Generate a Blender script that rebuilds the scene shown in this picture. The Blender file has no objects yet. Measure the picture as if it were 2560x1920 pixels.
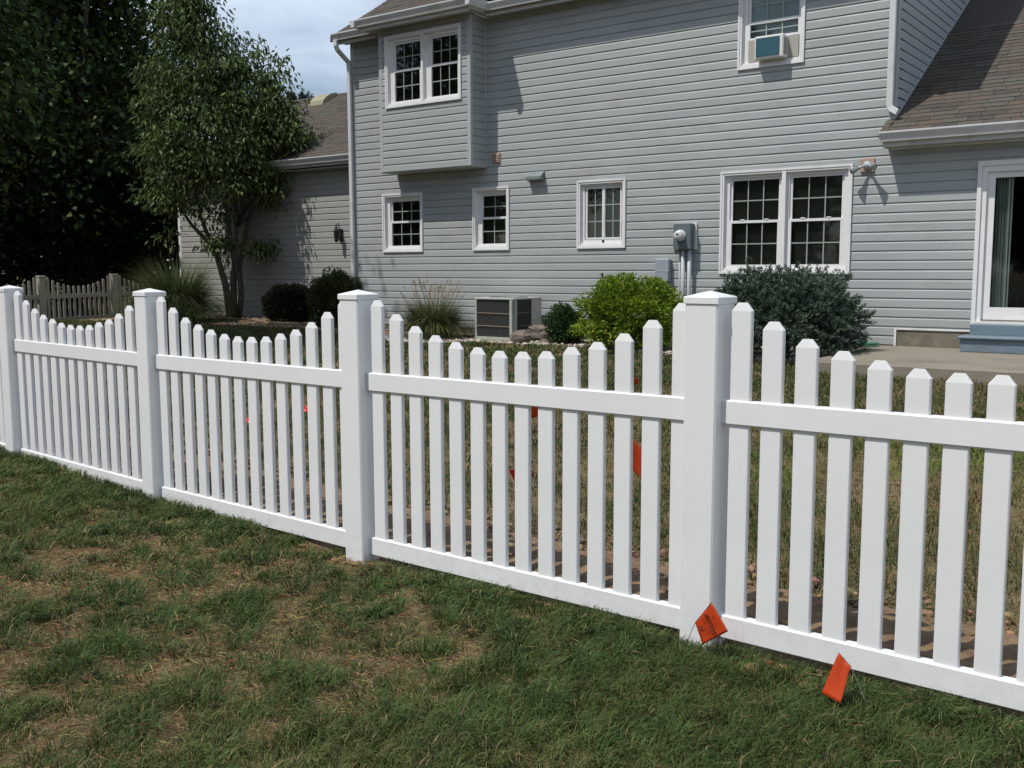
import bpy, math, random
import numpy as np
from mathutils import Vector, Matrix
random.seed(7); RNG = np.random.default_rng(11)
S = bpy.context.scene; C = S.collection
# ------------------------------------------------------------------ camera
CAM = np.array([0., 0., 1.45]); F_PX, PSI, TH, RO = 2498.84/2560, -.6354, .1144, -.0032
cf = np.array([math.sin(PSI)*math.cos(TH), math.cos(PSI)*math.cos(TH), -math.sin(TH)])
r0 = np.array([math.cos(PSI), -math.sin(PSI), 0]); u0 = np.cross(r0, cf)
rt = r0*math.cos(RO)+u0*math.sin(RO); up = -r0*math.sin(RO)+u0*math.cos(RO)
cd = bpy.data.cameras.new('camera'); cam = bpy.data.objects.new('camera', cd); C.objects.link(cam)
cd.sensor_width = 36; cd.lens = F_PX*36; cd.clip_start = .05; cd.clip_end = 2000
cam.matrix_world = Matrix(((rt[0], up[0], -cf[0], CAM[0]), (rt[1], up[1], -cf[1], CAM[1]), (rt[2], up[2], -cf[2], CAM[2]), (0, 0, 0, 1)))
S.camera = cam
# ------------------------------------------------------------------ light
LDIR = Vector((.54, 1., -2.02)).normalized()
SUN_EL = math.asin(-LDIR.z); SUN_AZ = math.atan2(-LDIR.x, -LDIR.y)
w = bpy.data.worlds.new('World'); S.world = w; w.use_nodes = True
nt = w.node_tree; N = nt.nodes; bg = N['Background']
sky = N.new('ShaderNodeTexSky'); sky.sky_type = 'NISHITA'; sky.sun_disc = False
sky.sun_elevation = SUN_EL; sky.sun_rotation = SUN_AZ; sky.air_density = 1.0; sky.dust_density = .9; sky.ozone_density = 1.6
tc = N.new('ShaderNodeTexCoord'); mp = N.new('ShaderNodeMapping'); mp.inputs['Scale'].default_value = (1.1, 1.1, 4.2)
nz = N.new('ShaderNodeTexNoise'); nz.inputs['Scale'].default_value = 2.6; nz.inputs['Detail'].default_value = 6; nz.inputs['Roughness'].default_value = .55
rp = N.new('ShaderNodeValToRGB'); rp.color_ramp.elements[0].position = .28; rp.color_ramp.elements[1].position = .72
rp.color_ramp.elements[0].color = (0, 0, 0, 1); rp.color_ramp.elements[1].color = (.8, .8, .8, 1)
mx = N.new('ShaderNodeMix'); mx.data_type = 'RGBA'; mx.inputs['B'].default_value = (10.6, 12.0, 13.9, 1)
L = nt.links.new
L(tc.outputs['Generated'], mp.inputs['Vector']); L(mp.outputs['Vector'], nz.inputs['Vector']); L(nz.outputs['Fac'], rp.inputs['Fac'])
L(rp.outputs['Color'], mx.inputs['Factor']); L(sky.outputs['Color'], mx.inputs['A']); L(mx.outputs['Result'], bg.inputs['Color'])
bg.inputs['Strength'].default_value = .098
sd = bpy.data.lights.new('sun', 'SUN'); so = bpy.data.objects.new('sun', sd); C.objects.link(so)
sd.energy = 4.4; sd.angle = math.radians(.53); sd.color = (1., .955, .89)
so.rotation_euler = LDIR.to_track_quat('-Z', 'Y').to_euler(); so.location = (0, 0, 30)
S.view_settings.view_transform = 'Standard'; S.view_settings.look = 'None'; S.view_settings.exposure = -.08; S.view_settings.gamma = 1
# ------------------------------------------------------------------ materials
def mat(name, col, rough=.6, var=.0, scale=6., bump=0., bscale=40., spec=.4, metal=0., attr=False, trans=0., objvar=0., stretch=None, dirt=None):
    m = bpy.data.materials.new(name); m.use_nodes = True; t = m.node_tree; n = t.nodes; l = t.links.new
    b = n['Principled BSDF']; b.inputs['Roughness'].default_value = rough; b.inputs['Metallic'].default_value = metal
    b.inputs['Specular IOR Level'].default_value = spec
    if attr:
        a = n.new('ShaderNodeAttribute'); a.attribute_name = 'Col'; src = a.outputs['Color']
    else:
        a = n.new('ShaderNodeRGB'); a.outputs[0].default_value = (*col, 1); src = a.outputs[0]
    co = n.new('ShaderNodeTexCoord'); mpp = n.new('ShaderNodeMapping'); l(co.outputs['Object'], mpp.inputs['Vector'])
    if stretch: mpp.inputs['Scale'].default_value = stretch
    if var > 0:
        z = n.new('ShaderNodeTexNoise'); z.inputs['Scale'].default_value = scale; z.inputs['Detail'].default_value = 7; z.inputs['Roughness'].default_value = .62
        l(mpp.outputs['Vector'], z.inputs['Vector'])
        mr = n.new('ShaderNodeMapRange'); mr.inputs['From Min'].default_value = .3; mr.inputs['From Max'].default_value = .7
        mr.inputs['To Min'].default_value = 1-var; mr.inputs['To Max'].default_value = 1+var; l(z.outputs['Fac'], mr.inputs['Value'])
        mm = n.new('ShaderNodeVectorMath'); mm.operation = 'SCALE'; l(src, mm.inputs[0]); l(mr.outputs[0], mm.inputs['Scale']); src = mm.outputs[0]
    if dirt:
        dz = n.new('ShaderNodeTexNoise'); dz.inputs['Scale'].default_value = dirt[1]; dz.inputs['Detail'].default_value = 8; l(mpp.outputs['Vector'], dz.inputs['Vector'])
        dr = n.new('ShaderNodeMapRange'); dr.inputs['From Min'].default_value = dirt[2]; dr.inputs['From Max'].default_value = dirt[3]; l(dz.outputs['Fac'], dr.inputs['Value'])
        dm = n.new('ShaderNodeMix'); dm.data_type = 'RGBA'; l(dr.outputs[0], dm.inputs['Factor']); l(src, dm.inputs['A']); dm.inputs['B'].default_value = (*dirt[0], 1); src = dm.outputs['Result']
    if objvar > 0:
        oi = n.new('ShaderNodeObjectInfo'); mr = n.new('ShaderNodeMapRange'); mr.inputs['To Min'].default_value = 1-objvar; mr.inputs['To Max'].default_value = 1+objvar
        l(oi.outputs['Random'], mr.inputs['Value']); mm = n.new('ShaderNodeVectorMath'); mm.operation = 'SCALE'; l(src, mm.inputs[0]); l(mr.outputs[0], mm.inputs['Scale']); src = mm.outputs[0]
    l(src, b.inputs['Base Color'])
    if bump > 0:
        z = n.new('ShaderNodeTexNoise'); z.inputs['Scale'].default_value = bscale; z.inputs['Detail'].default_value = 6; l(mpp.outputs['Vector'], z.inputs['Vector'])
        bp = n.new('ShaderNodeBump'); bp.inputs['Strength'].default_value = bump; bp.inputs['Distance'].default_value = .01; l(z.outputs['Fac'], bp.inputs['Height']); l(bp.outputs['Normal'], b.inputs['Normal'])
    if trans > 0:
        tr = n.new('ShaderNodeBsdfTranslucent'); l(src, tr.inputs['Color']); ms = n.new('ShaderNodeMixShader'); ms.inputs[0].default_value = trans
        l(b.outputs[0], ms.inputs[1]); l(tr.outputs[0], ms.inputs[2]); l(ms.outputs[0], n['Material Output'].inputs['Surface'])
    return m
M = {}
M['siding'] = mat('grey vinyl siding', (.332, .355, .356), .5, .06, .9, .12, 60, objvar=.03, stretch=(1, 1, 3), spec=.3, dirt=((.29, .30, .285), 1.7, .56, .8))
M['sidingc'] = mat('grey corner trim', (.39, .41, .405), .45, .03, 2, spec=.3)
M['white'] = mat('white window trim', (.70, .70, .70), .42, .04, 3, dirt=((.46, .43, .37), 2.2, .6, .85))
M['vinyl'] = mat('white fence vinyl', (.725, .73, .735), .33, .03, 2.5, .03, 30, dirt=((.48, .43, .36), 55, .745, .82))
def splash(m):   # faint soil splash near the foot of the fence
    t = m.node_tree; n = t.nodes; l = t.links.new; b = n['Principled BSDF']; src = b.inputs['Base Color'].links[0].from_socket
    co = n.new('ShaderNodeTexCoord'); sp = n.new('ShaderNodeSeparateXYZ'); l(co.outputs['Object'], sp.inputs[0]); z = n.new('ShaderNodeTexNoise'); z.inputs['Scale'].default_value = 17; z.inputs['Detail'].default_value = 9; z.inputs['Roughness'].default_value = .7; l(co.outputs['Object'], z.inputs['Vector'])
    a = n.new('ShaderNodeMapRange'); a.inputs['From Min'].default_value = .34; a.inputs['From Max'].default_value = .05; a.inputs['To Max'].default_value = .30; l(sp.outputs['Z'], a.inputs['Value'])
    c = n.new('ShaderNodeMapRange'); c.inputs['From Min'].default_value = .47; c.inputs['From Max'].default_value = .72; l(z.outputs['Fac'], c.inputs['Value'])
    mu = n.new('ShaderNodeMath'); mu.operation = 'MULTIPLY'; l(a.outputs[0], mu.inputs[0]); l(c.outputs[0], mu.inputs[1])
    mx_ = n.new('ShaderNodeMix'); mx_.data_type = 'RGBA'; l(mu.outputs[0], mx_.inputs['Factor']); l(src, mx_.inputs['A']); mx_.inputs['B'].default_value = (.30, .22, .14, 1); l(mx_.outputs['Result'], b.inputs['Base Color'])
splash(M['vinyl'])
M['tanvinyl'] = mat('khaki fence vinyl', (.36, .345, .29), .5, .06, 3)
M['gutter'] = mat('pale aluminium gutter', (.56, .575, .57), .38, .05, 2, dirt=((.3, .29, .25), 3, .55, .9))
M['soffit'] = mat('grey soffit', (.42, .425, .40), .6, .05, 3)
M['shadeside'] = mat('grey siding tinted for shade', (.36, .385, .40), .5, .04, 1.5, objvar=.02, spec=.3)  # blue cast of the shaded side wall put into the siding colour
M['found'] = mat('stained foundation concrete', (.17, .155, .115), .9, .35, 5, .6, 25)
M['concrete'] = mat('patio concrete', (.215, .19, .15), .9, .14, 2.5, .35, 60, dirt=((.16, .14, .105), 1.1, .5, .75))
M['dark'] = mat('dark room', (.012, .012, .012), .9)
M['blind'] = mat('olive brown blinds', (.085, .082, .058), .7, .2, 2)
M['curtain'] = mat('pale curtain', (.34, .37, .36), .8, .08, 3)
M['step'] = mat('blue grey painted boards', (.135, .185, .225), .6, .16, 4, .25, 30, stretch=(1, 6, 6), dirt=((.22, .23, .22), 6, .6, .8))
M['coil'] = mat('dark condenser coil', (.028, .024, .022), .75, .5, 9, .6, 70, stretch=(9, 9, .6))
M['beige'] = mat('putty painted steel', (.40, .41, .36), .5, .1, 5, dirt=((.2, .19, .15), 4, .58, .8))
M['rust'] = mat('rusty coil wire', (.35, .26, .19), .6, .3, 20)
M['meterbox'] = mat('slate grey steel', (.105, .135, .15), .5, .08, 6)
M['pipe'] = mat('grey conduit', (.37, .40, .42), .45, .08, 6)
M['utilbox'] = mat('pale blue grey plastic', (.28, .325, .36), .45, .05, 5)
M['dial'] = mat('meter dial glass', (.52, .53, .53), .15, .1, 30, spec=.8)
M['blackp'] = mat('black plastic', (.02, .02, .02), .5)
M['pink'] = mat('faded terracotta plate', (.36, .255, .21), .7, .15, 12)
M['hood'] = mat('weathered slate plastic', (.17, .20, .205), .5, .12, 8)
M['acblue'] = mat('blue green condenser fins', (.045, .145, .19), .5, .2, 30, stretch=(1, 1, 14))
M['acwhite'] = mat('cream enamel', (.66, .66, .62), .4, .06, 6)
M['acpanel'] = mat('beige side curtain panel', (.36, .35, .31), .6, .05, 4)
M['orange'] = mat('orange flag plastic', (.60, .072, .016), .35, .08, 14, .25, 14, trans=.35)
M['redflag'] = mat('pinkish red flag plastic', (.85, .06, .045), .35, .06, 14, trans=.35)
M['ink'] = mat('black ink', (.02, .012, .012), .6); M['inkf'] = mat('faded ink', (.22, .028, .012), .6)
M['wire'] = mat('steel wire', (.32, .31, .30), .35, metal=.8)
M['rock'] = mat('brown fieldstone', (.165, .135, .112), .9, .4, 6, .9, 16)
M['hose'] = mat('green garden hose', (.035, .14, .08), .4)
M['bark'] = mat('dark grey brown bark', (.062, .052, .042), .9, .35, 9, .8, 22, stretch=(3, 3, .7))
M['leaf'] = mat('leaves', (0, 0, 0), .55, .12, 3, attr=True, trans=.22, spec=.2)
M['needle'] = mat('needles', (0, 0, 0), .6, .1, 5, attr=True, trans=.05, spec=.2)
M['grass'] = mat('grass blades', (0, 0, 0), .6, .14, 2, attr=True, trans=.25, spec=.15)
M['stone'] = mat('pebbles', (0, 0, 0), .8, .2, 30, attr=True)
M['soil'] = mat('bare clay soil', (.165, .108, .062), .95, .4, 9, 1., 40)
M['chip'] = mat('bark chips', (0, 0, 0), .9, .2, 30, attr=True)
M['lantern'] = mat('black lantern iron', (.018, .017, .016), .5)
M['vent'] = mat('weathered roof vent', (.26, .24, .16), .6, .2, 5)
SH = [mat('brown shingle %s' % t, c, .95, .28, 30, .7, 120) for t, c in
      (('warm', (.092, .072, .056)), ('mid', (.078, .067, .054)), ('grey', (.085, .079, .066)), ('dark', (.062, .053, .044)))]
def glass_mat():
    m = bpy.data.materials.new('window glass'); m.use_nodes = True; t = m.node_tree; n = t.nodes; l = t.links.new
    n.remove(n['Principled BSDF'])
    tr = n.new('ShaderNodeBsdfTransparent'); tr.inputs[0].default_value = (.86, .9, .87, 1); g = n.new('ShaderNodeBsdfGlossy'); g.inputs['Roughness'].default_value = .035
    fr = n.new('ShaderNodeFresnel'); fr.inputs['IOR'].default_value = 1.55; mm = n.new('ShaderNodeMath'); mm.operation = 'MULTIPLY'; mm.inputs[1].default_value = .8
    ms = n.new('ShaderNodeMixShader'); l(fr.outputs[0], mm.inputs[0]); l(mm.outputs[0], ms.inputs[0]); l(tr.outputs[0], ms.inputs[1]); l(g.outputs[0], ms.inputs[2])
    l(ms.outputs[0], n['Material Output'].inputs['Surface']); return m
M['glass'] = glass_mat()
def ground_mat():
    m = bpy.data.materials.new('thatch and earth'); m.use_nodes = True; t = m.node_tree; n = t.nodes; l = t.links.new
    b = n['Principled BSDF']; b.inputs['Roughness'].default_value = .95; b.inputs['Specular IOR Level'].default_value = .1
    co = n.new('ShaderNodeTexCoord')
    a = n.new('ShaderNodeTexNoise'); a.inputs['Scale'].default_value = 2.2; a.inputs['Detail'].default_value = 8; a.inputs['Roughness'].default_value = .7
    c = n.new('ShaderNodeTexNoise'); c.inputs['Scale'].default_value = 46; c.inputs['Detail'].default_value = 5
    l(co.outputs['Object'], a.inputs['Vector']); l(co.outputs['Object'], c.inputs['Vector'])
    r = n.new('ShaderNodeValToRGB'); e = r.color_ramp.elements
    e[0].position = .3; e[0].color = (.055, .047, .024, 1); e[1].position = .72; e[1].color = (.21, .155, .085, 1)
    x = e.new(.5); x.color = (.128, .096, .050, 1)
    ad = n.new('ShaderNodeMath'); ad.operation = 'MULTIPLY_ADD'; ad.inputs[1].default_value = .45; l(c.outputs['Fac'], ad.inputs[0])
    sb = n.new('ShaderNodeMath'); sb.operation = 'SUBTRACT'; sb.inputs[1].default_value = .22; l(a.outputs['Fac'], sb.inputs[0]); l(sb.outputs[0], ad.inputs[2])
    l(ad.outputs[0], r.inputs['Fac']); l(r.outputs['Color'], b.inputs['Base Color'])
    bp = n.new('ShaderNodeBump'); bp.inputs['Strength'].default_value = .8; bp.inputs['Distance'].default_value = .015; l(c.outputs['Fac'], bp.inputs['Height']); l(bp.outputs['Normal'], b.inputs['Normal'])
    return m
M['ground'] = ground_mat()
# ------------------------------------------------------------------ object helpers
def link(o, parent=None):
    C.objects.link(o)
    if parent: o.parent = parent
    return o
def tag(o, label=None, cat=None, group=None, kind=None):
    if label: o['label'] = label
    if cat: o['category'] = cat
    if group: o['group'] = group
    if kind: o['kind'] = kind
    return o
def empty(name, loc=(0, 0, 0), rz=0):
    o = bpy.data.objects.new(name, None); o.location = loc; o.rotation_euler = (0, 0, rz); o.empty_display_size = .2
    return link(o)
class MB:
    def __init__(s): s.v = []; s.f = []
    def add(s, v, f):
        k = len(s.v); s.v += [tuple(p) for p in v]; s.f += [tuple(i+k for i in q) for q in f]; return s
    def box(s, x0, x1, y0, y1, z0, z1):
        return s.add([(x0, y0, z0), (x1, y0, z0), (x1, y1, z0), (x0, y1, z0), (x0, y0, z1), (x1, y0, z1), (x1, y1, z1), (x0, y1, z1)],
                     [(0, 3, 2, 1), (4, 5, 6, 7), (0, 1, 5, 4), (1, 2, 6, 5), (2, 3, 7, 6), (3, 0, 4, 7)])
    def cbox(s, x0, x1, y0, y1, z0, z1, b):   # box with chamfered edges
        def ring(d, z): return [(x0+d, y0+b, z), (x0+b, y0+d, z), (x1-b, y0+d, z), (x1-d, y0+b, z), (x1-d, y1-b, z), (x1-b, y1-d, z), (x0+b, y1-d, z), (x0+d, y1-b, z)]
        def ring2(z): return [(x0+b, y0+b, z)]*2+[(x1-b, y0+b, z)]*2+[(x1-b, y1-b, z)]*2+[(x0+b, y1-b, z)]*2
        v = []; f = []
        def rr(d, z):
            k = len(v); v.extend(ring(d, z)); return k
        inner0 = len(v); v.extend([(x0+b, y0+b, z0), (x1-b, y0+b, z0), (x1-b, y1-b, z0), (x0+b, y1-b, z0)])
        a = rr(0, z0+b); c = rr(0, z1-b)
        inner1 = len(v); v.extend([(x0+b, y0+b, z1), (x1-b, y0+b, z1), (x1-b, y1-b, z1), (x0+b, y1-b, z1)])
        f.append((inner0+3, inner0+2, inner0+1, inner0)); f.append((inner1, inner1+1, inner1+2, inner1+3))
        for i in range(8): f.append((a+i, a+(i+1) % 8, c+(i+1) % 8, c+i))
        for j in range(4):
            f.append((a+2*j, inner0+j, a+2*j+1)); f.append((c+2*j, c+2*j+1, inner1+j))
            f.append((a+2*j+1, inner0+j, inner0+(j+1) % 4, a+(2*j+2) % 8)); f.append((c+2*j+1, c+(2*j+2) % 8, inner1+(j+1) % 4, inner1+j))
        return s.add(v, f)
    def prism(s, poly, a0, a1, axis='x'):     # extrude polygon (2-D) along an axis
        n = len(poly)
        if axis == 'x': v = [(a0, p, q) for p, q in poly]+[(a1, p, q) for p, q in poly]
        elif axis == 'y': v = [(p, a0, q) for p, q in poly]+[(p, a1, q) for p, q in poly]
        else: v = [(p, q, a0) for p, q in poly]+[(p, q, a1) for p, q in poly]
        f = [tuple(range(n-1, -1, -1)), tuple(range(n, 2*n))]+[(i, (i+1) % n, n+(i+1) % n, n+i) for i in range(n)]
        return s.add(v, f)
    def tube(s, path, rad, n=8, cap=True):
        path = [Vector(p) for p in path]; k0 = []; v = []; f = []
        if not hasattr(rad, '__len__'): rad = [rad]*len(path)
        ref = Vector((.31, .17, .93))
        for i, p in enumerate(path):
            d = (path[min(i+1, len(path)-1)]-path[max(i-1, 0)]).normalized()
            if abs(d.dot(ref)) > .95: ref = Vector((1, .1, 0))
            a = d.cross(ref).normalized(); b = d.cross(a)
            k0.append(len(v))
            for j in range(n):
                t = 2*math.pi*j/n; v.append(p+(a*math.cos(t)+b*math.sin(t))*rad[i])
        for i in range(len(path)-1):
            for j in range(n): f.append((k0[i]+j, k0[i]+(j+1) % n, k0[i+1]+(j+1) % n, k0[i+1]+j))
        if cap: f.append(tuple(range(n-1, -1, -1))); f.append(tuple(k0[-1]+j for j in range(n)))
        return s.add(v, f)
    def build(s, name, m, parent=None, smooth=False):
        me = bpy.data.meshes.new(name); me.from_pydata(s.v, [], s.f); me.update()
        if smooth: me.polygons.foreach_set('use_smooth', [True]*len(me.polygons))
        me.materials.append(M[m] if isinstance(m, str) else m)
        o = bpy.data.objects.new(name, me); return link(o, parent)
def array_obj(name, v, f, col, m, parent=None, smooth=False):
    me = bpy.data.meshes.new(name); me.from_pydata(np.asarray(v, dtype=np.float32), [], np.asarray(f, dtype=np.int32)); 
    if col is not None:
        a = me.color_attributes.new('Col', 'FLOAT_COLOR', 'POINT')
        c4 = np.ones((len(v), 4), dtype=np.float32); c4[:, :3] = col; a.data.foreach_set('color', c4.ravel())
    if smooth: me.polygons.foreach_set('use_smooth', [True]*len(me.polygons))
    me.materials.append(M[m]); me.update()
    return link(bpy.data.objects.new(name, me), parent)
_T = np.random.default_rng(3).random((256, 256))
def vnoise(x, y):
    xi = np.floor(x).astype(int); yi = np.floor(y).astype(int); fx = x-xi; fy = y-yi; fx = fx*fx*(3-2*fx); fy = fy*fy*(3-2*fy)
    g = lambda a, b: _T[a % 256, b % 256]
    return (g(xi, yi)*(1-fx)+g(xi+1, yi)*fx)*(1-fy)+(g(xi, yi+1)*(1-fx)+g(xi+1, yi+1)*fx)*fy
def fbm(x, y, o=4):
    s = 0; a = .5; t = 0
    for i in range(o): s = s+a*vnoise(x*2**i+17*i, y*2**i+9*i); t += a; a *= .5
    return s/t
def sstep(a, b, x): t = np.clip((x-a)/(b-a), 0, 1); return t*t*(3-2*t)
def pix(P):   # normalised image position of points (only used to limit where grass is grown)
    d = P-CAM; z = d@cf; z = np.where(z < .05, .05, z)
    return d@rt/z*F_PX+.5, -(d@up)/z*F_PX*1.3333+.5, z
# ------------------------------------------------------------------ ground
PHI = .06184; FX, FY = -1.521, 3.225; POST = 1.829
def yfence(x): return FY-math.tan(PHI)*(x-FX)
def gz(x, y):
    x = np.asarray(x, float); y = np.asarray(y, float)
    zf = np.interp(x, [-12, -9, -7, -5.17, -3.35, -1.5, .5, 6], [.20, .185, .143, .094, .064, .086, .118, .12])
    zh = np.interp(x, [-30, -24, -18, -15, -11, -8, -4.5, -2, 6], [.30, .32, .355, .33, .265, .262, .295, .30, .30])
    d = y-(FY-math.tan(PHI)*(x-FX)); s = np.clip(d/9.5, 0, 1)
    z = np.where(d > 0, zf*(1-s)+zh*s, zf+.012*np.maximum(d, -4))
    near = np.exp(-((x+4)**2+(y-4)**2)/200.)
    return z+near*(.03*(fbm(x*.9, y*.9, 3)-.5)+.022*(fbm(x*3.1+7, y*3.1, 3)-.5))
def grid(name, xs, ys, m):
    X, Y = np.meshgrid(xs, ys, indexing='ij'); v = np.stack([X.ravel(), Y.ravel(), gz(X, Y).ravel()], 1)
    n = len(ys); i, j = np.meshgrid(np.arange(len(xs)-1), np.arange(n-1), indexing='ij'); a = (i*n+j).ravel()
    f = np.stack([a, a+n, a+n+1, a+1], 1)
    o = array_obj(name, v, f, None, m, smooth=True); return o
xs = np.unique(np.concatenate([np.linspace(-400, -30, 14), np.linspace(-30, -9, 30), np.linspace(-9, 2, 160), np.linspace(2, 12, 16), np.linspace(12, 400, 14)]))
ys = np.unique(np.concatenate([np.linspace(-200, -6, 10), np.linspace(-6, .5, 10), np.linspace(.5, 5.5, 100), np.linspace(5.5, 15, 50), np.linspace(15, 400, 18)]))
tag(grid('ground', xs, ys, 'ground'), kind='structure')
D = 13.972; ZB = .4151; CO = .127
# patio slab
mb = MB(); mb.cbox(-4.05, 4.5, 11.12, 13.95, .2, .402, .012)
tag(mb.build('patio', 'concrete'), kind='structure')
# ------------------------------------------------------------------ house
house = empty('house', (-9, 16, .3)); tag(house, 'two storey grey vinyl sided house with bay, white windows and brown shingle roof', 'house')
HO = Vector((-9, 16, .3))
def hpart(mb, name, m, parent=None, smooth=False):
    if parent is None:
        mb.v = [(x-HO.x, y-HO.y, z-HO.z) for x, y, z in mb.v]; return mb.build(name, m, house, smooth)
    mb.v = [(x-HO.x, y-HO.y, z-HO.z) for x, y, z in mb.v]; return mb.build(name, m, parent, smooth)
PROF = [(0., .0150), (.004, .0160), (.094, .013), (.121, .0015), (.127, .001)]
def depth(t): return float(np.interp(t, [p[0] for p in PROF], [p[1] for p in PROF]))
def siding(parent, u0, u1, zb, ztop, openings, place, m='siding', joints=True):
    n = int(math.ceil((ztop-zb)/CO)); rnd = random.Random(int(abs(u0*100)+zb*10))
    for k in range(n):
        a = zb+k*CO; b = min(a+CO, ztop)
        br = {u0, u1}
        for (p, q, r, t) in openings:
            if r < b and t > a: br |= {max(u0, min(u1, p)), max(u0, min(u1, q))}
        if joints:
            j = u0+rnd.uniform(1.5, 6.5)
            while j < u1-.5: br.add(j); j += 3.66
        br = sorted(br); off = 0
        for p, q in zip(br[:-1], br[1:]):
            if q-p < .004: continue
            mid = (p+q)/2; rng = [(a, b)]
            for (o0, o1, oz0, oz1) in openings:
                if o0 <= mid <= o1:
                    new = []
                    for (c, d) in rng:
                        if oz0 > c: new.append((c, min(d, oz0)))
                        if oz1 < d: new.append((max(c, oz1), d))
                    rng = [(c, d) for c, d in new if d-c > .006]
            off = (off+1) % 2
            for (c, d) in rng:
                zz = [c]+[a+t for t, _ in PROF if c < a+t < d]+[d]
                outer = [(depth(z-a)+off*.0009, z) for z in zz]
                poly = [(-.012, c)]+outer+[(-.012, d)]
                nn = len(poly); v = [place(p+.0006, y, z) for y, z in poly]+[place(q-.0006, y, z) for y, z in poly]
                f = [tuple(range(nn)), tuple(range(2*nn-1, nn-1, -1))]+[(i, nn+i, nn+(i+1) % nn, (i+1) % nn) for i in range(nn)]
                pb = MB(); pb.add(v, f); hpart(pb, 'siding_board', m, parent)
# windows: (outer x0,x1,z0,z1)
WIN = {'w1': (-13.31, -12.31, 1.772, 2.855), 'w2': (-11.135, -10.335, 1.778, 2.862), 'w3': (-8.955, -8.045, 1.78, 2.87),
       'dbl': (-6.432, -4.488, 1.369, 2.866), 'acw': (-6.208, -5.222, 4.298, 5.56)}
BAYW = (-12.762, -11.012, 4.322, 5.572); BY = 13.53
DOOR = (-2.90, -.92, .705, 2.792)
fro = lambda Y: (lambda u, y, z: (u, Y-y, z))
mw = MB(); mw.box(-14.05, -3.97, D+.135, D+.3, .25, 5.72); mw.box(-3.97, -2.86, D+.135, D+.3, .25, 3.15); mw.box(-.96, 4.2, D+.135, D+.3, .25, 3.15); mw.box(-2.86, -.96, D+.135, D+.3, .25, .74); mw.box(-2.86, -.96, D+.135, D+.3, 2.75, 3.15); mw.box(-3.3, -.5, D+2.4, D+2.5, .5, 3.1); mw.box(-3.3, -3.2, D+.3, D+2.4, .5, 3.1); mw.box(-.6, -.5, D+.3, D+2.4, .5, 3.1); mw.box(-3.3, -.5, D+.3, D+2.5, .6, .73); mw.box(-3.3, -.5, D+.3, D+2.5, 2.8, 2.9)
main_wall = hpart(mw, 'main_wall', 'dark')
ops = [w_ for w_ in WIN.values()]+[(-12.93, -10.815, 3.207, 5.8), (-3.83, 9, 0, .632), (-3.968, 9, 3.06, 9), DOOR]
siding(main_wall, -14.05, 4.2, ZB, 5.70, ops, fro(D))
# foundation strip and stepped trim
mb = MB(); mb.box(-14.02, -3.84, D-.004, D+.13, .1, ZB+.004); mb.box(-3.84, 4.2, D-.006, D+.13, .1, .635)
hpart(mb, 'foundation', 'found')
mb = MB(); mb.box(-3.845, -2.9, D-.022, D+.01, .622, .646); mb.box(-3.86, -3.832, D-.023, D+.01, .40, .6465)
hpart(mb, 'stepped_trim', 'white')
# bay
bm_ = MB(); bm_.box(-12.90, -10.845, BY+.115, 14.1, 3.22, 5.72); bay = hpart(bm_, 'bay_projection', 'dark')
siding(bay, -12.88, -10.865, 3.207, 5.70, [BAYW], fro(BY), joints=False)
siding(bay, BY+.05, D-.02, 3.207, 5.70, [], lambda u, y, z: (-10.832+y, u, z), joints=False)
siding(bay, BY+.05, D-.02, 3.207, 5.70, [], lambda u, y, z: (-12.913-y, u, z), joints=False)
mb = MB(); mb.box(-12.93, -10.815, BY, D+.02, 3.195, 3.2065); hpart(mb, 'bay_soffit', 'soffit', bay)
for x0 in (-12.932, -10.893):
    mb = MB(); mb.cbox(x0, x0+.08, BY-.018, BY+.06, 3.2, 5.70, .006); hpart(mb, 'corner_post', 'sidingc', bay)
mb = MB(); mb.cbox(-10.835, -10.806, D-.045, D-.012, 3.21, 5.70, .004); hpart(mb, 'corner_post', 'sidingc', bay)
mb = MB(); mb.cbox(-14.09, -13.99, D-.02, D+.08, ZB, 5.70, .006); hpart(mb, 'corner_post', 'sidingc')
mb = MB(); mb.cbox(-4.04, -3.952, D-.02, D+.07, 3.2, 5.70, .006); hpart(mb, 'corner_post', 'sidingc')
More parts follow.
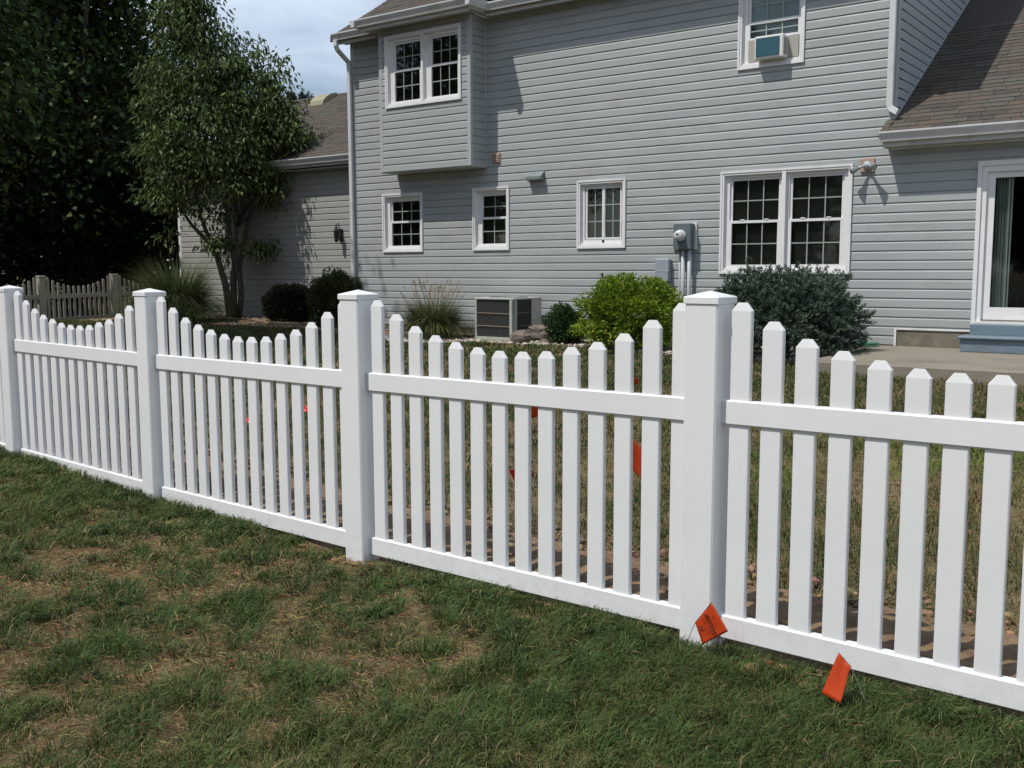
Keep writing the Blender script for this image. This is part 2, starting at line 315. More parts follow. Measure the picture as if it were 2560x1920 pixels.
# window builder
def window(x0, x1, z0, z1, Y, cells, parent, blind='blind', bw=.058, raised=None):
    """cells: list of sash columns dict(gx0,gx1,gz0,gz1,mid,cols,rows) or sliders"""
    cas = MB(); f = .022
    def frame(mb, a, b, c, d, t, y0, y1):
        mb.box(a, a+t, y0, y1, c, d); mb.box(b-t, b, y0, y1, c, d); mb.box(a+t, b-t, y0, y1, d-t, d); mb.box(a+t, b-t, y0, y1, c, c+t)
    frame(cas, x0, x1, z0, z1, .028, Y-.040, Y+.02)
    frame(cas, x0+.028, x1-.028, z0+.028, z1-.028, .030, Y-.030, Y+.06)
    win = hpart(cas, 'window', 'white', parent or None)
    inn = (x0+.058, x1-.058, z0+.058, z1-.058)
    jb = MB(); frame(jb, *inn, .012, Y+.0, Y+.12); jb.box(inn[0], inn[1], Y-.008, Y+.12, inn[2], inn[2]+.028)
    bk = [inn]
    hpart(jb, 'jamb', 'white', win)
    # solid filler between sashes and jamb
    for c in cells:
        ax0, ax1, az0, az1, mid, cols, rows, kind = c
        if kind == 'hung':
            parts = [(az0, mid-.014, Y+.052, .036), (mid+.014, az1, Y+.030, .036)]
            lo = MB(); frame(lo, ax0-.04, ax1+.04, az0-.045, mid+.02, .04, Y+.022, Y+.056)
            lo.box(ax0, ax1, Y+.02, Y+.056, mid-.016, mid+.016)
            hi = MB(); frame(hi, ax0-.04, ax1+.04, mid-.02, az1+.04, .04, Y+.050, Y+.078)
            for mbs, nm in ((lo, 'sash'), (hi, 'sash')): hpart(mbs, nm, 'white', win)
            pan = [(az0-.005, mid-.016, Y+.042), (mid+.016, az1, Y+.064)]
        else:
            pan = [(az0, az1, Y+.05)]
            lo = MB(); frame(lo, ax0-.02, ax1+.02, az0-.03, az1+.03, .03, Y+.03, Y+.07); hpart(lo, 'sash', 'white', win)
        for (p0, p1, py) in pan:
            g = MB(); g.box(ax0-.004, ax1+.004, py, py+.004, p0, p1); hpart(g, 'pane', 'glass', win)
            for i in range(1, cols):
                xx = ax0+(ax1-ax0)*i/cols; b = MB(); b.box(xx-.0085, xx+.0085, py-.003, py-.0006, p0, p1); hpart(b, 'muntin', 'muntin', win)
            for i in range(1, rows):
                zz = p0+(p1-p0)*i/rows; b = MB(); b.box(ax0, ax1, py-.0036, py-.0009, zz-.0085, zz+.0085); hpart(b, 'muntin', 'muntin', win)
        sl = MB(); z = az0-.02; yb = Y+.098
        while z < az1+.02:
            sl.add([(ax0-.03, yb-.008, z), (ax1+.03, yb-.008, z), (ax1+.03, yb+.010, z+.021), (ax0-.03, yb+.010, z+.021)], [(0, 1, 2, 3)]); z += .0215
        hpart(sl, 'blind', blind, win)
    # filler face around the sashes
    fl = MB(); us = sorted(cells, key=lambda c: c[0]); e = .042
    xa = inn[0]+.012
    for c in us:
        fl.box(xa, c[0]-e+.004, Y+.024, Y+.07, inn[2]+.012, inn[3]-.012); xa = c[1]+e-.004
        fl.box(c[0]-e+.004, c[1]+e-.004, Y+.026, Y+.07, c[3]+e-.006, inn[3]-.012)
        fl.box(c[0]-e+.004, c[1]+e-.004, Y+.0235, Y+.07, inn[2]+.028, c[2]-e+.006)
    fl.box(xa, inn[1]-.012, Y+.024, Y+.07, inn[2]+.012, inn[3]-.012)
    hpart(fl, 'inner_frame', 'white', win)
    return win
M['muntin'] = mat('pale grille bars', (.27, .32, .295), .5)
M['blueslats'] = mat('pale blue slats', (.50, .64, .72), .8, .1, 3)  # pale blue slats behind the upper window panes
window(*WIN['w1'], D, [(-13.12, -12.42, 1.90, 2.71, 2.33, 3, 2, 'hung')], None)
window(*WIN['w2'], D, [(-10.957, -10.445, 1.90, 2.72, 2.335, 2, 2, 'hung')], None)
window(*WIN['w3'], D, [(-8.80, -8.50, 1.955, 2.735, 0, 2, 3, 'slide'), (-8.465, -8.167, 1.955, 2.735, 0, 2, 3, 'slide')], None)
wd = window(*WIN['dbl'], D, [(-6.268, -5.562, 1.51, 2.728, 2.128, 3, 2, 'hung'), (-5.358, -4.652, 1.51, 2.728, 2.128, 3, 2, 'hung')], None)
mb = MB(); mb.box(-5.488, -5.432, D-.034, D+.05, 1.40, 2.84); hpart(mb, 'mullion', 'white', wd)
for xx in (-6.10, -5.73, -5.19, -4.82):
    mb = MB(); mb.cbox(xx-.03, xx+.03, D+.012, D+.05, 2.147, 2.165, .004); hpart(mb, 'sash_lock', 'white', wd)
wb = window(*BAYW, BY, [(-12.572, -11.982, 4.437, 5.42, 4.957, 3, 2, 'hung'), (-11.712, -11.122, 4.437, 5.42, 4.957, 3, 2, 'hung')], bay)
mb = MB(); mb.box(-11.905, -11.86, BY-.034, BY+.05, 4.345, 5.545); hpart(mb, 'mullion', 'white', wb)
wa = window(*WIN['acw'], D, [(-6.046, -5.336, 4.737, 5.42, 4.936, 3, 2, 'hung')], None, blind='blueslats')
mb = MB(); mb.box(-6.06, -5.9, D+.005, D+.02, 4.40, 4.70); hpart(mb, 'side_panel', 'acpanel', wa); mb = MB(); mb.box(-5.465, -5.32, D+.005, D+.02, 4.40, 4.70); hpart(mb, 'side_panel', 'acpanel', wa)
# sliding door
cas = MB(); x0, x1, z0, z1 = DOOR
cas.box(x0, x0+.05, D-.045, D+.03, z0-.10, z1); cas.box(x1-.05, x1, D-.045, D+.03, z0-.1, z1); cas.box(x0+.05, x1-.05, D-.045, D+.03, z1-.06, z1)
door = hpart(cas, 'sliding_door', 'white')
mb = MB(); mb.box(x0+.05, x0+.11, D-.02, D+.13, z0+.03, z1-.06); mb.box(x0+.11, x1-.05, D-.02, D+.13, z1-.135, z1-.06); mb.box(x1-.11, x1-.05, D-.02, D+.13, z0+.03, z1-.135)
hpart(mb, 'jamb', 'white', door)
mb = MB(); mb.box(x0+.11, x0+.2, D+.02, D+.06, .785, 2.657); mb.box(-2.03, -1.93, D+.02, D+.06, .785, 2.657); mb.box(x0+.2, -2.03, D+.021, D+.06, .785, .945); mb.box(x0+.2, -2.03, D+.021, D+.06, 2.58, 2.657)
hpart(mb, 'door_sash', 'white', door)
mb = MB(); mb.box(-1.93, -1.85, D+.065, D+.1, .785, 2.657); mb.box(-1.13, -1.03, D+.065, D+.1, .785, 2.657); mb.box(-1.85, -1.13, D+.066, D+.1, .785, .945); mb.box(-1.85, -1.13, D+.066, D+.1, 2.58, 2.657)
hpart(mb, 'door_sash', 'white', door)
mb = MB(); mb.box(-2.7, -2.03, D+.04, D+.045, .945, 2.58); hpart(mb, 'pane', 'glass', door)
mb = MB(); mb.box(-1.85, -1.13, D+.085, D+.09, .945, 2.58); hpart(mb, 'pane', 'glass', door)
mb = MB(); mb.box(-2.555, -2.532, D+.085, D+.105, .8, 2.62); mb.box(-2.515, -2.5, D+.08, D+.1, .8, 2.62); hpart(mb, 'screen_stile', 'white', door)
mb = MB()
for i in range(5): xx = -2.70+i*.036; mb.add([(xx, D+.128, .8), (xx+.034, D+.112, .8), (xx+.034, D+.112, 2.62), (xx, D+.128, 2.62)], [(0, 1, 2, 3)])
hpart(mb, 'vertical_blind', 'curtain', door)
mb = MB(); mb.box(x0+.03, x1-.05, D-.06, D+.13, .7365, .765); hpart(mb, 'threshold', 'acwhite', door)
mb = MB(); mb.box(x0+.05, x1-.05, D+.0, D+.13, .765, .787); hpart(mb, 'threshold', 'wire', door)
# eaves, gutters
def gutter(x0, x1, Y, zt, parent=None, fascia=.17, ov=.3, ends=True):
    g = MB(); p = [(Y, zt-.015), (Y, zt-.125), (Y-.075, zt-.125), (Y-.086, zt-.085), (Y-.105, zt-.055), (Y-.122, zt-.022), (Y-.122, zt), (Y-.108, zt), (Y-.106, zt-.015)]
    g.prism(p, x0, x1); go = hpart(g, 'gutter', 'gutter', parent)
    fb = MB(); fb.box(x0+.03, x1-.03, Y+.001, Y+.03, zt-.015-fascia, zt+.01); hpart(fb, 'fascia', 'gutter', parent)
    return go
def soffit(x0, x1, y0, y1, z, parent=None):
    n = max(1, int((x1-x0)/.3048)); mb = MB()
    for i in range(n):
        a = x0+(x1-x0)*i/n; b = x0+(x1-x0)*(i+1)/n; mb.box(a+.002, b-.002, y0, y1, z, z+.012); mb.box(a+.1, a+.104, y0+.02, y1-.02, z-.002, z)
    hpart(mb, 'soffit', 'soffit', parent)
gutter(-14.2, -13.14, 13.68, 5.838); gutter(-10.62, -3.6, 13.68, 5.838)
soffit(-14.2, -12.94, 13.68, D-.002, 5.703); soffit(-10.80, -3.6, 13.68, D-.002, 5.703)
bg_ = gutter(-13.12, -10.62, 13.24, 5.852); soffit(-13.12, -10.62, 13.24, BY+.02, 5.704)
mb = MB(); mb.box(-13.14, -13.12, 13.22, D, 5.70, 5.86); mb.box(-13.12, -12.94, BY+.02, 13.7, 5.705, 5.717); hpart(mb, 'fascia_return', 'gutter'); mb = MB(); mb.box(-10.62, -10.60, 13.22, 13.7, 5.70, 5.86); mb.box(-10.8, -10.62, BY+.02, 13.7, 5.705, 5.717); hpart(mb, 'fascia_return', 'gutter')
g = MB(); p = [(-10.60, 5.84), (-10.60, 5.727), (-10.53, 5.727), (-10.50, 5.79), (-10.48, 5.852), (-10.50, 5.852)]; g.prism(p, 13.118, 13.60, 'y'); hpart(g, 'gutter', 'gutter')
g = MB(); p = [(-13.14, 5.84), (-13.14, 5.727), (-13.20, 5.727), (-13.24, 5.79), (-13.26, 5.852), (-13.24, 5.852)]; g.prism(p, 13.118, 13.55, 'y'); hpart(g, 'gutter', 'gutter')
gutter(-4.05, 4.4, 13.69, 3.215); soffit(-4.0, 4.4, 13.72, D-.002, 3.035)
mb = MB(); mb.prism([(13.69, 3.02), (13.69, 3.20), (D-.02, 3.37), (D-.02, 3.02)], -4.03, -4.0); hpart(mb, 'eave_end_cap', 'gutter')
mb = MB(); mb.cbox(-4.0, 4.4, D-.06, D-.02, 3.012, 3.034, .003); hpart(mb, 'frieze_trim', 'white')
# roofs
def slab(x0, x1, Y0, z0, Y1, sl, th, name, m, parent=None):
    z1 = z0+sl*(Y1-Y0); mb = MB(); mb.prism([(Y0, z0-th), (Y1, z1-th), (Y1, z1), (Y0, z0)], x0, x1); return hpart(mb, name, m, parent)
SLR = .603; ANG = math.atan(SLR)
roofR = slab(-3.955, 4.5, 13.62, 3.205, 19, SLR, .08, 'porch_roof', SH[3])
mb = MB(); mb.prism([(13.62, 3.13), (D+.02, 3.345), (D+.02, 3.42), (13.62, 3.205)], -4.06, -3.956); hpart(mb, 'roof_edge', SH[3], roofR)
mainroof = slab(-14.27, -3.6, 13.62, 5.80, 19, .625, .1, 'main_roof', SH[3])
bayroof = slab(-13.2, -10.55, 13.17, 5.84, 15.2, .585, .08, 'bay_roof', SH[3])
groof = slab(-21.45, -14.06, 14.66, 3.765, 18.5, .553, .08, 'garage_roof', SH[3])
mb = MB(); mb.prism([(18.5, 5.80), (22.4, 3.7), (22.4, 3.78), (18.5, 5.888)], -21.45, -14.06); hpart(mb, 'garage_roof_back', SH[3])
mb = MB(); mb.prism([(18.40, 5.84), (18.5, 5.90), (18.6, 5.84), (18.6, 5.87), (18.5, 5.925), (18.4, 5.87)], -21.46, -14.06); hpart(mb, 'ridge_cap', SH[1], groof)
def tabs(x0, x1, Y0, z0, sl, rows, parent, single, ex=.127, wd=.3048, seed=1):
    rnd = random.Random(seed); a = math.atan(sl); ca, sa = math.cos(a), math.sin(a); th = .0055
    protos = {}
    joined = [MB() for _ in SH]
    for r in range(rows):
        off = rnd.uniform(0, wd); x = x0-off
        while x < x1:
            p = max(x, x0); q = min(x+wd, x1); x += wd
            if q-p < .03: continue
            s = r*ex; hh = th*(1+.5*rnd.random()); mi = rnd.choices(range(len(SH)), (3, 4, 3, 2))[0]
            g = .0035
            base = lambda u, s_, n: (u, Y0+s_*ca-n*sa, z0+s_*sa+n*ca)
            v = [base(p+g, s, hh*1.7), base(q-g, s, hh*1.7), base(q-g, s+ex*1.25, .003), base(p+g, s+ex*1.25, .003), base(p+g, s, 0), base(q-g, s, 0)]
            f = [(0, 1, 2, 3), (4, 5, 1, 0), (4, 0, 3), (5, 2, 1)]
            if single:
                key = (round(q-p, 3), mi)
                if key not in protos:
                    me = bpy.data.meshes.new('shingle'); w_ = q-p-2*g
                    me.from_pydata([(0, -hh*1.7*sa, hh*1.7*ca), (w_, -hh*1.7*sa, hh*1.7*ca), (w_, ex*1.25*ca, ex*1.25*sa+.003), (0, ex*1.25*ca, ex*1.25*sa+.003), (0, 0, 0), (w_, 0, 0)], [], f)
                    me.materials.append(SH[mi]); protos[key] = me
                o = bpy.data.objects.new('shingle', protos[key]); link(o, parent); o.location = Vector((p+g, Y0+s*ca, z0+s*sa))-HO
            else: joined[mi].add(v, f)
    if not single:
        for mi, j in enumerate(joined):
            if j.v: tag(hpart(j, 'shingles', SH[mi], parent), kind='stuff')
tabs(-3.955, -2.1, 13.62, 3.207, SLR, 28, roofR, True, seed=4)
tabs(-2.1, 4.4, 13.62, 3.207, SLR, 28, roofR, False, seed=5)
tabs(-4.06, -3.957, 13.62, 3.207, SLR, 3, roofR, False, seed=8)
tabs(-21.4, -14.08, 14.66, 3.767, .553, 34, groof, False, seed=6)
tabs(-14.26, -13.0, 13.62, 5.802, .625, 22, mainroof, False, seed=7)
tabs(-13.19, -10.56, 13.17, 5.842, .585, 16, bayroof, False, seed=9)
# upper side wall above the low roof
mb = MB(); mb.box(-4.1, -3.99, D+.05, 19, 3.0, 6.2); sw = hpart(mb, 'side_wall', 'dark')
def side_ops():  # triangle below the roof line is hidden by the roof itself
    return []
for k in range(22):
    z_ = 3.335+k*CO; siding(sw, D+.07, min(18.5, 13.75+(z_+CO-3.205)/SLR), z_, z_+CO, [], lambda u, y, z: (-3.975+y, u, z), m='shadeside', joints=False)
mb = MB(); mb.prism([(D+.05, 3.42), (18.9, 3.42+SLR*(18.9-D-.05)), (18.9, 3.47+SLR*(18.9-D-.05)), (D+.05, 3.47)], -3.965, -3.948); hpart(mb, 'roof_flashing', 'shadeside', sw)
# hidden sides of the volumes
mb = MB(); mb.box(-14.04, -13.9, D+.09, 22, .2, 5.9); hpart(mb, 'left_wall', 'sidingc')
# downspouts
def spout(path, wd=.07, dp=.055, name='downspout'):
    mb = MB(); sec = []
    P = [Vector(p) for p in path]
    for i, p in enumerate(P):
        d = (P[min(i+1, len(P)-1)]-P[max(i-1, 0)]).normalized(); a = Vector((1, 0, 0)) if abs(d.x) < .8 else Vector((0, 0, 1))
        a = (a-d*a.dot(d)).normalized(); b = d.cross(a)
        w2, d2, c = wd/2, dp/2, .008
        sec.append([p+a*x+b*y for x, y in ((-w2+c, -d2), (w2-c, -d2), (w2, -d2+c), (w2, d2-c), (w2-c, d2), (-w2+c, d2), (-w2, d2-c), (-w2, -d2+c))])
    v = [q for s_ in sec for q in s_]; f = []
    for i in range(len(P)-1):
        for j in range(8): f.append((i*8+j, i*8+(j+1) % 8, i*8+8+(j+1) % 8, i*8+8+j))
    f.append(tuple(range(8))); f.append(tuple(len(v)-1-j for j in range(8)))
    mb.add(v, f); return hpart(mb, name, 'gutter')
spout([(-14.11, 13.61, 5.72), (-14.11, 13.61, 5.62), (-14.105, 13.64, 5.55), (-14.09, 13.80, 5.43), (-14.08, 13.895, 5.36), (-14.075, 13.905, 5.26), (-14.075, 13.905, .5), (-14.075, 13.86, .42), (-14.075, 13.6, .36)], .085, .06)
spout([(-4.02, 13.61, 5.72), (-4.02, 13.63, 5.6), (-4.02, 13.88, 5.4), (-4.02, 13.905, 5.3), (-4.02, 13.905, 3.62), (-4.015, 13.905, 3.57), (-3.985, 13.90, 3.53), (-3.91, 13.89, 3.49)], .085, .06)
# garage wing
GY = 15.0
mb = MB(); mb.box(-21.06, -14.0, GY+.02, GY+.2, .2, 3.62); mb.prism([(15.2, .2), (22, .2), (22, 3.8), (18.5, 5.75), (15.2, 3.8)], -21.05, -20.95); gw = hpart(mb, 'garage_wall', 'dark')
M['gshade'] = mat('grey siding darkened for tree shade', (.315, .318, .300), .5, .05, 1.3, objvar=.022, spec=.3)  # same siding, with tree and eave shade put into a darker colour
siding(gw, -21.06, -13.95, .352, 3.56, [], fro(GY), m='gshade')
mb = MB(); mb.cbox(-21.13, -21.03, GY-.02, GY+.08, .352, 3.56, .006); hpart(mb, 'corner_post', 'white', gw)
mb = MB(); mb.box(-21.04, -13.98, GY-.004, GY+.02, .1, .355); hpart(mb, 'foundation', 'found', gw)
gutter(-21.4, -14.0, 14.73, 3.785); soffit(-21.4, -14.0, 14.74, GY, 3.555)
mb = MB(); mb.prism([(17.92, 5.58), (17.97, 5.70), (18.08, 5.80), (18.25, 5.90), (18.42, 5.94), (18.5, 5.9)], -19.62, -19.12); hpart(mb, 'roof_vent', 'vent', groof)
# wall vents
vt = MB(); vt.cbox(-10.69, -10.515, D-.035, D, 3.262, 3.437, .006)
vb = hpart(vt, 'wall_vent', 'pink')
for i in range(5):
    m2 = MB(); z = 3.285+i*.028; m2.add([(-10.672, D-.052, z), (-10.535, D-.052, z), (-10.535, D-.034, z+.02), (-10.672, D-.034, z+.02)], [(0, 1, 2, 3)]); hpart(m2, 'louvre', 'pink', vb)
vt = MB(); vt.prism([(D-.012, 2.905), (D-.012, 3.065), (D-.03, 3.07), (D-.13, 2.985), (D-.13, 2.935)], -9.915, -9.60); hpart(vt, 'vent_hood', 'hood')
# ------------------------------------------------------------------ steps, hose
st = empty('door_steps', (-1.9, 13.6, .402)); tag(st, 'two blue grey painted wooden steps below the sliding glass door', 'steps')
def tpart(o, mb, name, m, smooth=False):
    mb.v = [(x-o.location.x, y-o.location.y, z-o.location.z) for x, y, z in mb.v]; return mb.build(name, m, o, smooth)
def spart(root, par, mb, name, m, smooth=False):
    mb.v = [(x-root.location.x, y-root.location.y, z-root.location.z) for x, y, z in mb.v]; return mb.build(name, m, par, smooth)
mb = MB(); mb.cbox(-2.86, -.9, 13.70, D-.05, .60, .735, .006); tpart(st, mb, 'riser', 'step')
mb = MB(); mb.cbox(-2.93, -.85, 13.36, 13.78, .565, .602, .012); tpart(st, mb, 'tread', 'step')
mb = MB(); mb.cbox(-2.90, -.88, 13.40, 13.70, .404, .564, .006); tpart(st, mb, 'riser', 'step')
mb = MB()
for k in range(5):
    path = []
    for i in range(41):
        t = i/40*2*math.pi; r = .30-.035*k+.02*math.sin(3*t+k); path.append((-4.27+r*math.cos(t)*1.0, 13.62+r*math.sin(t)*.6, .43+.012*math.sin(2*t+k*1.7)+.004*k+.0))
    mb.tube(path, .0105, 6)
ho = mb.build('garden_hose', 'hose', smooth=True); tag(ho, 'coiled green garden hose on the ground beside the blue spruce', 'hose')
# ------------------------------------------------------------------ things on the wall
em = empty('electric_meter', (-7.05, D-.02, 1.7)); tag(em, 'slate grey electric meter box with round glass dial and grey conduits', 'meter')
mb = MB(); mb.cbox(-7.19, -6.80, D-.045, D-.014, 1.735, 2.135, .004); tpart(em, mb, 'backing_board', 'acwhite')
mb = MB(); mb.cbox(-7.12, -6.83, D-.185, D-.046, 1.74, 2.128, .008); bx = tpart(em, mb, 'meter_box', 'meterbox')
def discs(cx, y0, cz, prof, n=20):
    mb = MB(); v = []; f = []
    for (d, r) in prof:
        for j in range(n): t = 2*math.pi*j/n; v.append((cx+r*math.cos(t), y0-d, cz+r*math.sin(t)))
    for i in range(len(prof)-1):
        for j in range(n): f.append((i*n+j, i*n+(j+1) % n, (i+1)*n+(j+1) % n, (i+1)*n+j))
    f.append(tuple((len(prof)-1)*n+j for j in range(n))); mb.add(v, f); return mb
spart(em, bx, discs(-6.995, D-.184, 1.945, [(0, .088), (.02, .088), (.022, .078), (.09, .074), (.105, .066)]), 'meter_dial', 'dial', True)
mb = MB(); mb.box(-7.02, -6.975, D-.2935, D-.29, 1.955, 1.972); spart(em, bx, mb, 'display', 'blackp')
for xx, yy, rr, zb_, zt in ((-6.99, D-.10, .031, .25, 1.745), (-6.885, D-.10, .031, .25, 1.745), (-7.06, D-.075, .012, .25, 1.745)):
    mb = MB(); mb.tube([(xx, yy, zb_), (xx, yy, zt)], rr, 12); tpart(em, mb, 'conduit', 'pipe', True)
ub = empty('utility_box', (-7.35, D-.02, 1.24)); tag(ub, 'pale blue grey plastic utility box low on the siding left of the meter', 'utility box')
mb = MB(); mb.cbox(-7.47, -7.225, D-.11, D-.016, 1.245, 1.602, .012); bb = tpart(ub, mb, 'box', 'utilbox')
mb = MB(); mb.cbox(-7.412, -7.232, D-.122, D-.109, 1.25, 1.40, .006); spart(ub, bb, mb, 'access_door', 'utilbox')
mb = MB(); mb.cbox(-7.425, -7.225, D-.126, D-.108, 1.402, 1.416, .004); spart(ub, bb, mb, 'lip', 'utilbox')
fl = empty('flood_light', (-4.29, D-.02, 2.83)); tag(fl, 'twin bulb flood light on a faded terracotta plate by the double window', 'light')
mb = MB(); mb.cbox(-4.385, -4.20, D-.04, D-.012, 2.738, 2.925, .006); tpart(fl, mb, 'mounting_plate', 'pink')
M['bulb'] = mat('clear lamp glass', (.26, .28, .26), .08, .1, 20, spec=.9)
mb = discs(-4.292, D-.04, 2.83, [(0, .055), (.03, .052), (.045, .035), (.05, .01)], 16); tpart(fl, mb, 'canopy', 'pipe', True)
for a0, dirv in (((-4.31, D-.08, 2.825), (-.72, -.55, -.35)), ((-4.275, D-.08, 2.835), (.62, -.75, -.22))):
    d = Vector(dirv).normalized(); p = Vector(a0)
    mb = MB(); mb.tube([p, p+d*.05, p+d*.10], [.014, .017, .024], 10); arm = tpart(fl, mb, 'lamp_arm', 'pipe', True)
    mb = MB(); q = p+d*.10; mb.tube([q, q+d*.03, q+d*.09, q+d*.105, q+d*.112], [.024, .034, .052, .05, .02], 14); spart(fl, arm, mb, 'bulb', 'bulb', True)
ac = empty('window_air_conditioner', (-5.615, D-.2, 4.35)); tag(ac, 'cream window air conditioner with blue green fins in the upper window', 'air conditioner')
mb = MB(); mb.cbox(-5.895, -5.47, 13.80, D+.05, 4.385, 4.70, .012); cab = tpart(ac, mb, 'cabinet', 'acwhite')
mb = MB()
for i in range(26): z = 4.422+i*.0096; mb.box(-5.868, -5.525, 13.788, 13.799, z, z+.0062)
mb.box(-5.868, -5.525, 13.7955, 13.7985, 4.418, 4.672); spart(ac, cab, mb, 'fins', 'acblue')
mb = MB()
for i in range(11):
    for j in range(4): mb.box(-5.4705, -5.467, 13.825+j*.03, 13.842+j*.03, 4.43+i*.021, 4.441+i*.021)
spart(ac, cab, mb, 'vent_slots', 'blackp')
wl = empty('wall_lantern', (-15.5, GY-.05, 2.0)); tag(wl, 'black coach lantern on the garage wall near the downspout', 'lantern')
mb = MB(); mb.cbox(-15.55, -15.45, GY-.05, GY-.014, 2.05, 2.30, .006); tpart(wl, mb, 'back_plate', 'lantern')
mb = MB(); mb.tube([(-15.5, GY-.16, 2.02), (-15.5, GY-.16, 2.06), (-15.5, GY-.16, 2.26), (-15.5, GY-.16, 2.33), (-15.5, GY-.16, 2.38)], [.018, .045, .06, .025, .01], 8); tpart(wl, mb, 'lamp_body', 'lantern')
mb = MB(); mb.tube([(-15.5, GY-.03, 2.2), (-15.5, GY-.10, 2.42), (-15.5, GY-.16, 2.38)], .01, 6); tpart(wl, mb, 'arm', 'lantern')
# ------------------------------------------------------------------ condenser
cx0, cx1, cy0, cy1, cz0, cz1 = -10.36, -9.56, 13.02, 13.80, .30, .985
cn = empty('air_condenser', ((cx0+cx1)/2, (cy0+cy1)/2, .27)); tag(cn, 'boxy putty coloured air conditioning condenser with dark coils beside the house', 'condenser')
mb = MB(); mb.cbox(cx0-.08, cx1+.08, cy0-.08, cy1+.06, .2, .298, .01); tpart(cn, mb, 'pad', 'concrete')
mb = MB(); mb.box(cx0+.03, cx1-.02, cy0+.02, cy1-.02, .30, .95); tpart(cn, mb, 'coil', 'coil')
mb = MB(); mb.cbox(cx0-.006, cx1+.006, cy0-.006, cy1+.006, .955, .985, .006); top = tpart(cn, mb, 'top_panel', 'beige')
mb = discs(0, 0, 0, [(0, .33), (.012, .32), (.013, .29), (-.002, .28)], 28); mb.v = [(x+(cx0+cx1)/2, z+(cy0+cy1)/2, .985-y-.0*0) for x, y, z in mb.v]; spart(cn, top, mb, 'fan_ring', 'meterbox')
mb = MB(); mb.box(cx0, cx1, cy0-.003, cy0+.02, .30, .345); mb.box(cx1-.02, cx1+.003, cy0+.02, cy1, .30, .345); tpart(cn, mb, 'base_rail', 'beige')
mb = MB(); mb.cbox(cx0-.002, cx0+.035, cy0-.004, cy0+.04, .30, .956, .004); tpart(cn, mb, 'corner_frame', 'beige')
mb = MB(); mb.prism([(cx1-.085, cy0-.004), (cx1-.04, cy0-.006), (cx1+.004, cy0+.045), (cx1+.004, cy0+.085), (cx1-.085, cy0+.085)], .30, .956, 'z'); cfp = tpart(cn, mb, 'corner_frame', 'beige')
mb = MB()
for i in range(34): z = .335+i*.018; mb.add([(cx1-.036, cy0-.0035, z), (cx1+.001, cy0+.038, z), (cx1+.001, cy0+.038, z+.009), (cx1-.036, cy0-.0035, z+.009)], [(0, 1, 2, 3)]); 
mb.v = [(x+.003, y-.003, z) for x, y, z in mb.v]; spart(cn, cfp, mb, 'louvre_slots', 'meterbox')
mb = MB(); mb.box(cx1-.02, cx1+.003, cy0+.50, cy1, .345, .956); svp = tpart(cn, mb, 'service_panel', 'beige')
mb = MB(); mb.box(cx1+.0035, cx1+.005, cy0+.60, cy0+.74, .69, .76); spart(cn, svp, mb, 'label_plate', 'pipe')
mb = MB()
for z in (.525, .735): mb.tube([(cx0+.03, cy0+.004, z), (cx1-.08, cy0+.004, z-.008)], .0045, 5); mb.tube([(cx1-.01, cy0+.085, z), (cx1-.01, cy0+.5, z+.01)], .0045, 5)
tpart(cn, mb, 'guard_wire', 'rust')
mb = MB()
for i in range(22): x = cx0+.06+i*.0305; mb.tube([(x, cy0+.008, .34), (x, cy0+.008, .95)], .0016, 4)
for i in range(16): y = cy0+.1+i*.026; mb.tube([(cx1-.008, y, .34), (cx1-.008, y, .95)], .0016, 4)
tpart(cn, mb, 'guard_mesh', 'meterbox')
# rocks
def rock(name, c, s, seed, label, group=None):
    rg = np.random.default_rng(seed); import bmesh
    b = bmesh.new(); bmesh.ops.create_icosphere(b, subdivisions=3, radius=1)
    ph = rg.uniform(0, 6, 9)
    for v in b.verts:
        p = v.co.copy(); q = Vector([math.copysign(abs(t)**.55, t) for t in p])
        k = 1+.10*math.sin(3*p.x+ph[0])+.09*math.sin(4*p.y+ph[1])+.08*math.sin(5*p.z+ph[2])+.05*math.sin(9*p.x+7*p.z+ph[3])+.03*math.sin(15*p.y+11*p.z+ph[4])
        v.co = Vector((q.x*s[0]*k, q.y*s[1]*k, max(q.z*s[2]*k, -s[2]*.8)))*.72
    me = bpy.data.meshes.new(name); b.to_mesh(me); b.free(); me.materials.append(M['rock'])
    o = bpy.data.objects.new(name, me); o.location = c; o.rotation_euler = (0, 0, rg.uniform(0, 3)); link(o)
    tag(o, label, 'rock', group); return o
rock('fieldstone', (-9.33, 12.90, .35), (.20, .17, .16), 1, 'brown fieldstone in front of the condenser corner', 'fieldstones by the condenser')
rock('fieldstone', (-8.98, 13.12, .355), (.19, .16, .14), 2, 'brown fieldstone nearest the small green shrub', 'fieldstones by the condenser')
rock('fieldstone', (-9.28, 13.33, .43), (.26, .18, .15), 3, 'brown fieldstone resting behind the other two stones', 'fieldstones by the condenser')
rock('fieldstone', (-9.47, 13.05, .36), (.16, .14, .17), 4, 'brown fieldstone leaning against the condenser', 'fieldstones by the condenser')
